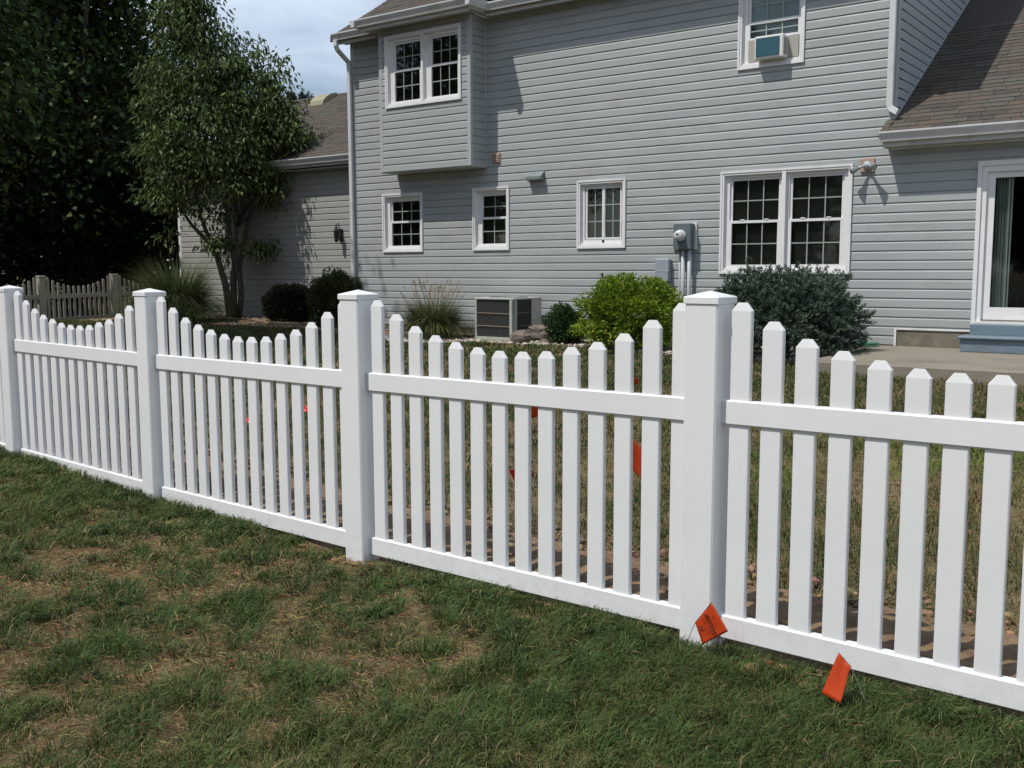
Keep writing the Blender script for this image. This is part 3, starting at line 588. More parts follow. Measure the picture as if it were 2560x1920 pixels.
# ------------------------------------------------------------------ white fence
fence = empty('picket_fence', (FX, FY, 0), -PHI); tag(fence, 'white vinyl picket fence with scalloped tops and capped posts across the lawn', 'fence')
ZC = {0: 1.335, 1: 1.305, 2: 1.301, 3: 1.312, 4: 1.328, 5: 1.34}
def post_mesh(h0, h1, w_=.0635): 
    mb = MB(); mb.cbox(-w_, w_, -w_, w_, h0, h1, .006); return mb
def cap_mesh(z, w_=.0676):
    mb = MB(); b = .004; a = w_-.012
    v = []; f = []
    for (d, zz) in ((w_-.002, z), (w_, z+.002), (w_, z+.023), (w_-.003, z+.026)):
        v += [(-d, -d, zz), (d, -d, zz), (d, d, zz), (-d, d, zz)]
    v.append((0, 0, z+.0455)); 
    for i in range(3):
        for j in range(4): f.append((i*4+j, i*4+(j+1) % 4, i*4+4+(j+1) % 4, i*4+4+j))
    for j in range(4): f.append((12+j, 12+(j+1) % 4, 16))
    f.append((3, 2, 1, 0)); return mb.add(v, f)
for i in range(0, 6):
    lx = (i-4)*POST; zg = float(gz(FX+lx*math.cos(PHI), FY-lx*math.sin(PHI)))
    o = post_mesh(zg-.12, ZC[i]+.01).build('post', 'vinyl', fence); o.location = (lx, 0, 0); o.rotation_euler = (random.uniform(-.003, .003), random.uniform(-.004, .004), random.uniform(-.01, .01))
    cp = cap_mesh(ZC[i]).build('post_cap', 'vinyl', o)
RAIL = {0: ((.992, .977), (.222, .206)), 1: ((.975, .966), (.204, .188)), 2: ((.964, .975), (.184, .193)), 3: ((.975, .993), (.1926, .218)), 4: ((.997, 1.016), (.229, .247))}
SHO = {.5: .1035, 1.5: .111, 2.5: .131, 3.5: .155, 4.5: .192, 5.5: .246, 6.5: .307}
def rail_mesh(xa, xb, za, zb, h=.0855, t=.019, b=.0045):
    def sec(x, z): return [(x, -t, z-h+b), (x, -t+b, z-h), (x, t-b, z-h), (x, t, z-h+b), (x, t, z-b), (x, t-b, z), (x, -t+b, z), (x, -t, z-b)]
    v = sec(xa, za)+sec(xb, zb); f = [tuple(range(8)), tuple(range(15, 7, -1))]+[(i, 8+i, 8+(i+1) % 8, (i+1) % 8) for i in range(8)]
    return MB().add(v, f)
PW, PD = .0745, .011
def picket_mesh(z0, zs, tip=.028, b=.003):
    w2 = PW/2; mb = MB()
    def sec(z): return [(-w2, -PD+b, z), (-w2+b, -PD, z), (w2-b, -PD, z), (w2, -PD+b, z), (w2, PD-b, z), (w2-b, PD, z), (-w2+b, PD, z), (-w2, PD-b, z)]
    zt = zs+tip; a = .0135; d = .0055
    v = sec(z0)+sec(zs)+[(-a-.002, -d, zt), (-a, -d-.001, zt), (a, -d-.001, zt), (a+.002, -d, zt), (a+.002, d, zt), (a, d+.001, zt), (-a, d+.001, zt), (-a-.002, d, zt)]
    f = [tuple(range(7, -1, -1)), tuple(range(16, 24))]
    for k in (0, 8): f += [(k+i, k+(i+1) % 8, k+8+(i+1) % 8, k+8+i) for i in range(8)]
    return mb.add(v, f)
for p in range(0, 5):
    xl = (p-4)*POST; (ma, mb_), (ba, bb_) = RAIL[p]; xa = xl+.0625; xb = xl+POST-.0625
    rail_mesh(xa, xb, ma, mb_).build('rail', 'vinyl', fence); rail_mesh(xa, xb, ba, bb_).build('rail', 'vinyl', fence)
    PITCH = .1188 if p == 4 else .1228
    for i in range(14):
        x = xl+.09+PW/2+i*PITCH; t = (x-xa)/(xb-xa); zr = ma+(mb_-ma)*t; zb = ba+(bb_-ba)*t
        o = picket_mesh(zb-.06, zr+SHO[abs(i-6.5)]+random.uniform(-.0015, .0015)).build('picket', 'vinyl', fence); o.location = (x, 0, 0); o.rotation_euler = (0, random.uniform(-.0015, .0015), random.uniform(-.006, .006))
# ------------------------------------------------------------------ khaki fence beside the garage
bf = empty('picket_fence', (-22.3, 12.1, 0), math.pi/2); tag(bf, 'khaki vinyl picket fence with scalloped tops under the dark trees', 'fence')
for k in range(-3, 2):
    lx = k*1.829; zg = .28; h = 1.30+.03*k
    mb = MB(); mb.cbox(-.075, .075, -.075, .075, zg, h, .008); o = mb.build('post', 'tanvinyl', bf); o.location = (lx, 0, 0)
    mb = MB(); mb.cbox(-.083, .083, -.083, .083, h, h+.035, .012); cp = mb.build('post_cap', 'tanvinyl', o)
    h2 = 1.30+.03*(k+1)
    for zz, hh in ((.90+.03*k, .10), (.36, .10)):
        o = rail_mesh(lx+.075, lx+1.754, zz, zz+.03, hh, .022).build('rail', 'tanvinyl', bf)
    for i in range(13):
        x = lx+.16+i*.1265; d = abs(i-6)/6; zt = (h-.24)+.03*i/13+.22*d**2.1
        mb = MB(); w2 = .031
        pr = [(-w2, .33), (w2, .33), (w2, zt-.02), (w2*.7, zt+.008), (0, zt+.02), (-w2*.7, zt+.008), (-w2, zt-.02)]
        mb.prism(pr, -.012, .012, 'y'); o = mb.build('picket', 'tanvinyl', bf); o.location = (x, 0, 0)
# ------------------------------------------------------------------ marker flags
def sheet(name, c00, c10, c11, c01, m, parent, origin, amp=.004, n=10, seed=0):
    rg = random.Random(seed); P = [Vector(p) for p in (c00, c10, c11, c01)]; nrm = (P[1]-P[0]).cross(P[3]-P[0]).normalized(); v = []; f = []
    f1, f2, p1 = rg.uniform(3, 6), rg.uniform(2, 5), rg.uniform(0, 6)
    for i in range(n+1):
        for j in range(n+1):
            a, b = i/n, j/n; q = P[0]*(1-a)*(1-b)+P[1]*a*(1-b)+P[2]*a*b+P[3]*(1-a)*b
            v.append(q+nrm*amp*(math.sin(f1*a+p1)*a+.5*math.sin(f2*b*2+p1*2+3*a))-Vector(origin))
    for i in range(n):
        for j in range(n): f.append((i*(n+1)+j, (i+1)*(n+1)+j, (i+1)*(n+1)+j+1, i*(n+1)+j+1))
    o = MB().add(v, f).build(name, m, parent, True); md = o.modifiers.new('thickness', 'SOLIDIFY'); md.thickness = .0005; return o, nrm
def flag(base, w0, w1, fa, fb, label, m='orange', seed=0, group=None, amp=.004):
    """base: wire foot; w0,w1: wire ends of the sheet (lower, upper); fa,fb: free corners next to w0,w1"""
    o = empty('marker_flag', base); tag(o, label, 'marker flag', group); b = Vector(base)
    mb = MB(); mb.tube([(0, 0, 0), Vector(w0)-b, Vector(w1)-b], .0012, 6); mb.build('wire', 'wire', o)
    sh, n_ = sheet('flag_sheet', w0, fa, fb, w1, m, o, base, seed=seed, amp=amp); return o, sh, n_
base = (-1.553, 3.107, .07)
w0, w1, fb, fa = Vector((-1.488, 3.090, .222)), Vector((-1.426, 3.086, .309)), Vector((-1.358, 3.076, .224)), Vector((-1.454, 3.080, .153))
fo, sh, nr = flag(base, w0, w1, fa, fb, 'orange marker flag printed with black lettering against the nearest fence post', seed=3, amp=.0012)
def text_mesh(txt, size, origin, xdir, nrm, m, parent, name, base):
    cu = bpy.data.curves.new('txt', 'FONT'); cu.body = txt; cu.size = size; cu.align_x = 'CENTER'; cu.align_y = 'CENTER'; cu.offset = .0004
    to = bpy.data.objects.new('txt', cu); C.objects.link(to); dg = bpy.context.evaluated_depsgraph_get(); me = bpy.data.meshes.new_from_object(to.evaluated_get(dg))
    bpy.data.objects.remove(to); xd = xdir.normalized(); zd = nrm.normalized(); yd = zd.cross(xd)
    for v in me.vertices: v.co = origin+xd*v.co.x+yd*v.co.y-Vector(base)
    me.materials.clear(); me.materials.append(M[m]); o = bpy.data.objects.new(name, me); return link(o, parent)
nrm = (w1-w0).cross(fb-w1); nrm = nrm if nrm.y < 0 else -nrm; nrm.normalize()
ctr = (w0+w1+fa+fb)/4; xd = (fb-w1).normalized()*.75+Vector((0, 0, -1))*.25; xd = (xd-nrm*xd.dot(nrm)).normalized(); ydv = nrm.cross(xd)
text_mesh('ATT/D', .0265, ctr+ydv*.006-xd*.001+nrm*.0035, xd, nrm, 'ink', sh, 'lettering', base)
for (dx, dy, wd_, hh) in ((-.022, .030, .008, .004), (.004, .027, .014, .003), (-.022, -.012, .02, .004), (.010, -.010, .022, .003), (.012, -.021, .022, .003), (.035, -.012, .018, .004), (.0, -.033, .014, .014)):
    c = ctr+xd*dx+ydv*dy+nrm*.0032-Vector(base); v = [c+xd*a*wd_/2+ydv*b*hh/2 for a, b in ((-1, -1), (1, -1), (1, 1), (-1, 1))]
    MB().add(v, [(0, 1, 2, 3)]).build('fine_print', 'inkf', sh)
flag((-.83, 2.975, .075), (-.911, 2.975, .241), (-.951, 2.979, .275), (-.924, 2.93, .136), (-.988, 2.945, .146), 'plain orange marker flag drooping in the grass right of the nearest post', seed=5, amp=.003)
def yardflag(x, y, h, az, label, m='orange', seed=0, lean=.1, sz=(.127, .10), droop=.3):
    z = float(gz(x, y)); top = Vector((x+lean*math.cos(az+1), y+lean*math.sin(az+1), z+h)); d = (top-Vector((x, y, z))).normalized()
    lo = top-d*sz[1]; out = Vector((math.cos(az), math.sin(az), -droop)).normalized()*sz[0]
    flag((x, y, z-.02), lo, top, lo+out, top+out, label, m, seed, 'marker flags in the back yard')
yardflag(-8.52, 13.5, .33, .64, 'orange marker flag in the gravel between the small shrub and lime bush', seed=1, sz=(.09, .16), droop=2.2, lean=.02)
yardflag(-6.43, 12.40, .36, .64, 'orange marker flag at the gravel edge right of the lime bush', seed=2, sz=(.12, .15), droop=1.2)
yardflag(-6.40, 9.10, .15, .64, 'smallest orange marker flag in the middle of the back lawn', seed=3, sz=(.06, .08), droop=1.5)
yardflag(-4.47, 6.52, .26, 3.78, 'orange marker flag leaning left in the lawn behind the third panel', seed=4, sz=(.15, .12), droop=.35)
yardflag(-3.07, 5.42, .27, .64, 'tall orange marker flag hanging limp behind the fence near the big post', seed=6, sz=(.10, .19), droop=1.1, lean=.02)
yardflag(-3.50, 5.02, .14, 3.78, 'low orange marker flag by the bare soil behind the third panel', seed=7, sz=(.13, .09), droop=.2)
yardflag(-4.90, 8.85, .16, 3.78, 'far orange marker flag just above the top rail near the big post', seed=8, sz=(.14, .08), droop=.1)
yardflag(-6.28, 5.50, .17, .3, 'pinkish red marker flag seen through the second panel from the right', 'redflag', seed=9, sz=(.06, .05), droop=.2)
yardflag(-6.40, 5.0, .13, .4, 'tiny pinkish red marker flag further left behind the second panel', 'redflag', seed=10, sz=(.05, .04), droop=.3)
# ------------------------------------------------------------------ foliage helpers
def unit(v): return v/np.maximum(np.linalg.norm(v, axis=1, keepdims=True), 1e-9)
def leaves(P, A, Nn, Ln, W, col, fold=.18):
    n = len(P); A = unit(A); B = unit(np.cross(A, Nn)); U = np.cross(B, A); Ln = np.broadcast_to(Ln, n)[:, None]; W = np.broadcast_to(W, n)[:, None]
    v = np.empty((n, 4, 3)); v[:, 0] = P; v[:, 1] = P+A*Ln*.45+B*W/2+U*W*fold; v[:, 2] = P+A*Ln*.45-B*W/2+U*W*fold; v[:, 3] = P+A*Ln-U*Ln*.08
    k = np.arange(n)[:, None]*4; f = np.concatenate([k+np.array([[0, 1, 3]]), k+np.array([[0, 3, 2]])])
    return v.reshape(-1, 3), f, np.repeat(col, 4, 0)
def blades(P, h, w_, az, lean, col, tipcol=None):
    n = len(P); d = np.stack([np.cos(az), np.sin(az), 0*az], 1); s = np.stack([-np.sin(az+.6), np.cos(az+.6), 0*az], 1); h = h[:, None]; w_ = w_[:, None]; ln = lean[:, None]
    zz = np.array([[0, 0, 1.]]); m = P+zz*h*.6+d*h*ln*.35; t = P+zz*h*np.maximum(1-.35*ln*ln, .25)+d*h*ln
    v = np.empty((n, 5, 3)); v[:, 0] = P+s*w_/2; v[:, 1] = P-s*w_/2; v[:, 2] = m+s*w_*.42; v[:, 3] = m-s*w_*.42; v[:, 4] = t
    k = np.arange(n)[:, None]*5; f = np.concatenate([k+np.array([[0, 1, 3]]), k+np.array([[0, 3, 2]]), k+np.array([[2, 3, 4]])])
    c = np.repeat(col[:, None, :], 5, 1)
    if tipcol is not None: c[:, 4] = tipcol
    return v.reshape(-1, 3), f, c.reshape(-1, 3)
def join(parts):
    V = []; F_ = []; Cc = []; k = 0
    for v, f, c in parts: V.append(v); F_.append(f+k); Cc.append(c); k += len(v)
    return np.concatenate(V), np.concatenate(F_), np.concatenate(Cc)
def rdir(n, rg=RNG): return unit(rg.normal(size=(n, 3)))
def jit(base, n, s=.25, rg=RNG):
    b = np.array(base)[None]*(1+s*rg.normal(size=(n, 1))*.6)*(1+s*.35*rg.normal(size=(n, 3))); return np.clip(b, .003, .9)
def mixc(a, b, t): t = np.asarray(t)[:, None]; return np.array(a)[None]*(1-t)+np.array(b)[None]*t
# ------------------------------------------------------------------ lawn
def cover(x, y):
    cov = fbm(x*1.9+3, y*1.9+8, 4); fine = fbm(x*6.5, y*6.5+4, 3)
    bare = np.exp(-(((x+2.75)/.75)**2+((y-2.75)/.32)**2))+.8*np.exp(-(((x+4.1)/.9)**2+((y-2.55)/.3)**2))+.6*np.exp(-(((x+2.9)/.8)**2+((y-1.6)/.5)**2))
    return sstep(.40, .575, .42*cov+.58*fine+.30*sstep(-2.7, -1.5, x)+.16*sstep(-4.4, -6.0, x)-.15*bare-.022)
def lawn_front():
    n = 900000; x = RNG.uniform(-11, 2.2, n); y = RNG.uniform(.2, 4.2, n)
    yf = FY-np.tan(PHI)*(x-FX); k = y < yf-.005; x, y = x[k], y[k]
    P = np.stack([x, y, gz(x, y)], 1); px, py, z = pix(P); out_ = (px < -.05) | (px > 1.06) | (py > 1.06); k = (px > -.35) & (px < 1.4) & (py < 1.6) & (z > .5) & (~out_ | (RNG.random(len(px)) < .6))
    P = P[k]; z = z[k]; x, y = P[:, 0], P[:, 1]
    den = np.clip(3.2/z, .25, 1)**1.4
    c = cover(x, y)
    k = RNG.random(len(P)) < den*(.10+.90*c)*.8
    P, c, x, y, z = P[k], c[k], x[k], y[k], z[k]; m = len(P)
    hue = fbm(x*1.1+40, y*1.1+20, 3)
    col = jit((.082, .126, .034), m, .42)
    yel = sstep(.5, .7, hue)[:, None]*.6; col = col*(1-yel)+jit((.105, .112, .040), m, .3)*yel
    dry = (RNG.random(m) < .05+.20*(1-c)*(1-c)); col[dry] = jit((.33, .245, .13), dry.sum(), .3)
    hi = RNG.random(m) < .07; col[hi] = jit((.17, .21, .085), hi.sum(), .25)  # paler blades: highlights on the grass put into the colour
    dk = sstep(.58, .42, hue)[:, None]*.45; col = col*(1-dk)+jit((.040, .062, .019), m, .3)*dk
    h = (.016+.032*c+.018*RNG.random(m))*(.75+.5*RNG.random(m)); wdt = (.0021+.0013*RNG.random(m))*np.clip(z/3.2, 1, 2.6)
    clump = fbm(x*9, y*9, 2)*6.28*2
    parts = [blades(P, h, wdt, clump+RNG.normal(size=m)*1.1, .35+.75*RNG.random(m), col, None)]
    # tufts
    nt_ = 2300; tx = RNG.uniform(-9.5, 2.2, nt_); ty = RNG.uniform(.6, 4.0, nt_); ex_ = RNG.uniform(-9, 1.5, 420); tx = np.concatenate([tx, ex_]); ty = np.concatenate([ty, FY-np.tan(PHI)*(ex_-FX)-.045-.08*RNG.random(420)]); kp = np.ones(len(tx), bool); kp[-420:] = fbm(ex_*2.3, ex_*0+3, 2) > .5; tx, ty = tx[kp], ty[kp]; k = ty < FY-np.tan(PHI)*(tx-FX)-.02; tx, ty = tx[k], ty[k]
    tp = np.stack([tx, ty, gz(tx, ty)], 1); px, py, tz = pix(tp); k = (px > -.3) & (px < 1.35) & (py < 1.5); tx, ty, tz = tx[k], ty[k], tz[k]
    nb = (RNG.uniform(35, 115, len(tx))*np.clip(3.4/tz, .35, 1)).astype(int); R_ = RNG.uniform(.03, .075, len(tx)); ids = np.repeat(np.arange(len(tx)), nb); q = len(ids)
    a = RNG.uniform(0, 6.283, q); r = R_[ids]*np.sqrt(RNG.random(q)); X = tx[ids]+r*np.cos(a); Y = ty[ids]+r*np.sin(a)
    ok = Y < FY-np.tan(PHI)*(X-FX)-.004; ids, a, r, X, Y = ids[ok], a[ok], r[ok], X[ok], Y[ok]; q = len(ids)
    tone = RNG.random(len(tx)); cc = jit((.048, .080, .024), q, .32)*(.6+.8*tone[ids])[:, None]; hi = RNG.random(q) < .06; cc[hi] = jit((.15, .19, .08), hi.sum(), .25)  # a few tuft blades carry their highlight as a paler colour
    dry = RNG.random(q) < .06; cc[dry] = jit((.32, .24, .12), dry.sum(), .3)
    parts.append(blades(np.stack([X, Y, gz(X, Y)], 1), (.035+.045*RNG.random(q))*(.7+.6*tone[ids]), (.0022+.0012*RNG.random(q))*np.clip(tz[ids]/3.2, 1, 2.4), a+RNG.normal(size=q)*.4, .35+.9*r/R_[ids]+.2*RNG.random(q), cc))
    # lying straw
    q = 260000; X = RNG.uniform(-9.5, 1.6, q); Y = RNG.uniform(.5, 4, q); ok = Y < FY-np.tan(PHI)*(X-FX)-.01; X, Y = X[ok], Y[ok]
    Pq = np.stack([X, Y, gz(X, Y)+.004+.012*RNG.random(len(X))], 1); px, py, zq = pix(Pq); ok = (px > -.3) & (px < 1.35) & (py < 1.5) & (RNG.random(len(Pq)) < .06+.94*(1-cover(Pq[:, 0], Pq[:, 1]))**1.3); Pq = Pq[ok]; zq = zq[ok]; q = len(Pq)
    a = RNG.uniform(0, 6.283, q); cc = jit((.30, .225, .122), q, .45)*np.where(RNG.random(q) < .10, 1.7, 1)[:, None]
    parts.append(leaves(Pq, np.stack([np.cos(a), np.sin(a), RNG.normal(size=q)*.16], 1), np.tile([[0, 0, 1.]], (q, 1)), .03+.07*RNG.random(q)**2, (.0020+.0012*RNG.random(q))*np.clip(zq/3.2, 1, 2.5), cc, .05))
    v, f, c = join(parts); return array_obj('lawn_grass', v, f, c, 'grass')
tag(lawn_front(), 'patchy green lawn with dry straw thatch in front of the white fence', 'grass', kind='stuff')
def lawn_back():
    n = 800000; r = RNG.random(n); x = RNG.uniform(-24, 2.6, n); y = RNG.uniform(3.2, 13.4, n)
    d = y-(FY-np.tan(PHI)*(x-FX)); hy = np.interp(x, [-24, -18, -14.5, -12, -11, -10, -8, -6.6, -5.4, -4.1, -4.0, 2], [12.2, 12.5, 12.9, 12.2, 12.0, 12.65, 12.85, 12.3, 11.9, 11.5, 11.08, 11.08])
    k = (d > .03) & (y < hy+.12*(fbm(x*2, y*0, 2)-.5)); x, y, d = x[k], y[k], d[k]
    P = np.stack([x, y, gz(x, y)], 1); px, py, z = pix(P); k = (px > -.2) & (px < 1.3); P = P[k]; z = z[k]; x, y, d = P[:, 0], P[:, 1], d[k]
    soilw = .22+.42*fbm(x*.8+2, x*0+5, 3)*1.6*np.clip((x+9)/4, .4, 1)*np.where(x > -1.0, .35, 1)
    bare = sstep(soilw+.35, soilw-.1, d+.5*(fbm(x*2.5, y*2.5, 3)-.5))
    c = sstep(.36, .58, .5*fbm(x*1.5+9, y*1.5, 4)+.5*fbm(x*4.5, y*4.5+3, 3))*.72+.28
    k = RNG.random(len(P)) < np.clip(5/z, .35, 1)**1.0*c*(1-.84*bare); P, c, x, y, z = P[k], c[k], x[k], y[k], z[k]; m = len(P)
    hue = fbm(x*.9+4, y*.9+60, 3); col = jit((.060, .088, .028), m, .38)
    lim = (np.exp(-(((x+1.7)/1.3)**2+((y-6.6)/1.2)**2))*.95*sstep(.35, .6, fbm(x*2.2, y*2.2+30, 3)))[:, None]; col = col*(1-lim)+jit((.15, .225, .04), m, .3)*lim
    dry = RNG.random(m) < .10+.30*sstep(.5, .66, hue)*(1-lim[:, 0]); col[dry] = jit((.25, .19, .105), dry.sum(), .35)
    h = (.03+.035*c)*(.6+.8*RNG.random(m)); wdt = (.0035+.002*RNG.random(m))*np.clip(z/5, 1, 4.)
    parts = [blades(P, h, wdt, RNG.uniform(0, 6.28, m), .4+.9*RNG.random(m), col)]
    q = 26000; X = RNG.uniform(-9, 1.5, q); Y = RNG.uniform(3.8, 11, q); ok = (Y-(FY-np.tan(PHI)*(X-FX)) > .4) & ((X > -4.1) | (Y < 10.9)); X, Y = X[ok], Y[ok]; q = len(X)
    a = RNG.uniform(0, 6.283, q); parts.append(leaves(np.stack([X, Y, gz(X, Y)+.012+.02*RNG.random(q)], 1), np.stack([np.cos(a), np.sin(a), RNG.normal(size=q)*.2], 1), np.tile([[0, 0, 1.]], (q, 1)), .05+.10*RNG.random(q)**2, .004, jit((.27, .205, .115), q, .35), .05))
    v, f, c = join(parts); return array_obj('yard_grass', v, f, c, 'grass')
tag(lawn_back(), 'thin dry green back yard lawn between the white fence and the house', 'grass', kind='stuff')
# bare soil strip with clods behind the fence
def lumps(n, P, s, col, flat=.6, seed=1):
    ico = np.array([(0, 0, 1), (.894, 0, .447), (.276, .851, .447), (-.724, .526, .447), (-.724, -.526, .447), (.276, -.851, .447), (.724, .526, -.447), (-.276, .851, -.447), (-.894, 0, -.447), (-.276, -.851, -.447), (.724, -.526, -.447), (0, 0, -1)])
    fc = np.array([(0, 1, 2), (0, 2, 3), (0, 3, 4), (0, 4, 5), (0, 5, 1), (1, 6, 2), (2, 7, 3), (3, 8, 4), (4, 9, 5), (5, 10, 1), (6, 7, 2), (7, 8, 3), (8, 9, 4), (9, 10, 5), (10, 6, 1), (6, 11, 7), (7, 11, 8), (8, 11, 9), (9, 11, 10), (10, 11, 6)])
    rg = np.random.default_rng(seed); v = ico[None]*(1+.14*rg.normal(size=(n, 12, 1)))*(.7+.6*rg.random((n, 1, 3))); v[:, :, 2] *= flat
    a = rg.uniform(0, 6.28, n); ca, sa = np.cos(a)[:, None], np.sin(a)[:, None]; x = v[:, :, 0]*ca-v[:, :, 1]*sa; y = v[:, :, 0]*sa+v[:, :, 1]*ca
    v = np.stack([x, y, v[:, :, 2]], 2)*s[:, None, None]+P[:, None, :]; f = (np.arange(n)[:, None, None]*12+fc[None]).reshape(-1, 3)
    return v.reshape(-1, 3), f, np.repeat(col, 12, 0)
X = np.linspace(-9.2, 1.6, 220); T = np.linspace(0, 1, 26); v = []; 
for x in X:
    wdt = .62+.45*float(fbm(np.array([x*.8+2]), np.array([5.]), 3))*float(np.clip((x+9)/4, .4, 1))
    for t in T:
        y = yfence(x)-.03+t*wdt; v.append((x, y, float(gz(x, y))-.02+.075*math.sin(math.pi*min(1, t*1.02))**.42*(.55+float(fbm(np.array([x*3]), np.array([y*3.]), 3)))+.05*(float(fbm(np.array([x*11]), np.array([y*11.]), 3))-.5)))
nT = len(T); f = [(i*nT+j, (i+1)*nT+j, (i+1)*nT+j+1, i*nT+j+1) for i in range(len(X)-1) for j in range(nT-1)]
so_ = array_obj('soil_strip', np.array(v), np.array(f), None, 'soil', smooth=True); tag(so_, kind='structure')
n = 6000; x = RNG.uniform(-9, 1.5, n); t = RNG.random(n)**1.2; y = FY-np.tan(PHI)*(x-FX)+.03+t*.95; s = .004+.024*RNG.random(n)**4
P = np.stack([x, y, gz(x, y)+.045*np.sin(np.pi*np.minimum(1, t*1.02))**.5+.002], 1); col = jit((.175, .115, .066), n, .38)
# few clods and soil in front under the rail
v, f, c = lumps(n, P, s, col, .75, 5); o = array_obj('soil_clods', v, f, c, 'stone'); tag(o, 'loose brown clods of dug earth along the back of the white fence', 'soil', kind='stuff')
n = 420; x = np.concatenate([RNG.normal(-.98, .22, 200), RNG.normal(-6.7, .3, 120), RNG.normal(-3.0, .35, 100)]); y = FY-np.tan(PHI)*(x-FX)-.03-.09*RNG.random(n)**1.5; s = .006+.022*RNG.random(n)**3
v, f, c = lumps(n, np.stack([x, y, gz(x, y)+.01], 1), s, jit((.20, .115, .055), n, .3), .7, 8); o = array_obj('soil_crumbs', v, f, c, 'stone'); tag(o, 'reddish dug soil crumbs under the bottom rail in front of the white fence', 'soil', kind='stuff')
# gravel bed and mulch bed
def bedgravel():
    n = 7600; x = RNG.uniform(-12.4, -3.6, n); fy = np.interp(x, [-12.4, -11, -10, -8, -6.6, -5.4, -4.1], [12.2, 12.0, 12.6, 12.8, 12.25, 11.85, 11.9]); y = fy+RNG.random(n)**.8*(13.93-fy)
    k = ~((x > cx0-.1) & (x < cx1+.1) & (y > cy0-.1) & (y < cy1+.1)) & ~((x > -4.07) & (y > 11.1)); x, y = x[k], y[k]; n = len(x)
    s = .018+.028*RNG.random(n)**2; t = RNG.random(n); col = jit((.42, .37, .30), n, .3); kk = t < .25; col[kk] = jit((.26, .19, .14), kk.sum(), .3); kk = t > .85; col[kk] = jit((.55, .53, .49), kk.sum(), .2)
    return lumps(n, np.stack([x, y, gz(x, y)+.006+.02*RNG.random(n)], 1), s, col, .6, 3)
v, f, c = bedgravel(); tag(array_obj('gravel', v, f, c, 'stone'), 'pale mixed river gravel in the bed along the house wall', 'gravel', kind='stuff')
n = 5400; x = RNG.uniform(-21, -12.2, n); y = np.interp(x, [-21, -18, -14.5, -12.2], [12.3, 12.5, 12.9, 12.2])+RNG.random(n)*2.7; k = (y < np.where(x < -14, 14.97, 13.93)); x, y = x[k], y[k]; n = len(x)
a = RNG.uniform(0, 6.28, n); t = RNG.random(n)[:, None]; col = jit((.15, .105, .068), n, .35)*(1-(t > .75))+jit((.32, .235, .15), n, .3)*(t > .75)
v, f, c = lumps(n, np.stack([x, y, gz(x, y)+.01+.03*RNG.random(n)], 1), .028+.038*RNG.random(n)**2, col, .35, 4); tag(array_obj('bark_mulch', v, f, c, 'chip'), 'brown bark and stone mulch bed under the small tree by the garage', 'mulch', kind='stuff')
# ------------------------------------------------------------------ shrubs
def bush(name, c, r, h, n, Ln, W, cols, label, lumpy=.18, power=.8, seed=0, base=.0, stems=8, cat='bush', m='leaf', upb=.35, gap=.0):
    rg = np.random.default_rng(seed); o = empty(name, c); tag(o, label, cat)
    d = rdir(n, rg); d[:, 2] = np.where(d[:, 2] < -.82, -d[:, 2], d[:, 2])
    az = np.arctan2(d[:, 1], d[:, 0]); el = d[:, 2]
    rad = 1+lumpy*(2*fbm(az*2.3+seed*3+10, el*3.3+20, 3)-1)*1.6
    rr = rad*(1-.6*rg.random(n)**1.5)
    if gap > 0: keep = fbm(az*5+seed, el*6+7+rr*4, 2) > gap; d, rr, az, el = d[keep], rr[keep], az[keep], el[keep]; n = len(d)
    sq = np.sign(d)*np.abs(d)**power
    P = np.stack([sq[:, 0]*r[0]*rr, sq[:, 1]*r[1]*rr, h*(.5+base)+sq[:, 2]*h*.52*rr], 1); P[:, 2] = np.maximum(P[:, 2], .02)
    A = unit(d*.9+rdir(n, rg)*.75+np.array([[0, 0, upb]])); t = rg.random(n)
    top = np.clip(P[:, 2]/h, 0, 1); col = np.empty((n, 3)); cs = np.array(cols); idx = np.minimum((rg.random(n)*len(cs)).astype(int), len(cs)-1); col = cs[idx]*(1+.22*rg.normal(size=(n, 1)))
    v, f, cc = leaves(P, A, rdir(n, rg)*.7+np.array([[0, 0, 1.]]), Ln*(.7+.6*rg.random(n)), W*(.7+.6*rg.random(n)), np.clip(col, .004, .8))
    cr = array_obj('foliage', v, f, cc, m, o)
    mb = MB()
    for i in range(stems):
        a = rg.uniform(0, 6.28); q = rg.uniform(.3, .75); mb.tube([(.04*math.cos(a), .04*math.sin(a), -.03), (r[0]*.4*q*math.cos(a), r[1]*.4*q*math.sin(a), h*.3), (r[0]*.55*q*math.cos(a), r[1]*.55*q*math.sin(a), h*.5)], [.012, .009, .004], 6)
    mb.build('stems', 'bark', o, True); return o
bush('lime_bush', (-7.34, 12.90, .25), (.78, .62), .99, 34000, .051, .026, [(.17, .27, .018), (.25, .34, .024), (.11, .20, .018), (.32, .36, .05), (.07, .14, .018)], 'bright lime green spirea bush in front of the utility box', .32, .85, 1, gap=.27)
bush('green_shrub', (-8.66, 13.18, .25), (.29, .26), .57, 7000, .055, .024, [(.045, .085, .026), (.065, .115, .036), (.028, .055, .019)], 'small dark green shrub between the fieldstones and the lime bush', .34, .9, 2, gap=.26)
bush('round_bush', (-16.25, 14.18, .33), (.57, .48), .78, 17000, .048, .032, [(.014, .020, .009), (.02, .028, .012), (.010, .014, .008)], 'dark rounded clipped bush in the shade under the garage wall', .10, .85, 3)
bush('corner_bush', (-14.36, 13.66, .32), (.48, .42), 1.04, 28000, .042, .026, [(.040, .064, .019), (.062, .085, .024), (.026, .042, .016), (.09, .095, .03)], 'dark green bush at the house corner below the downspout', .28, .85, 4, gap=.26)
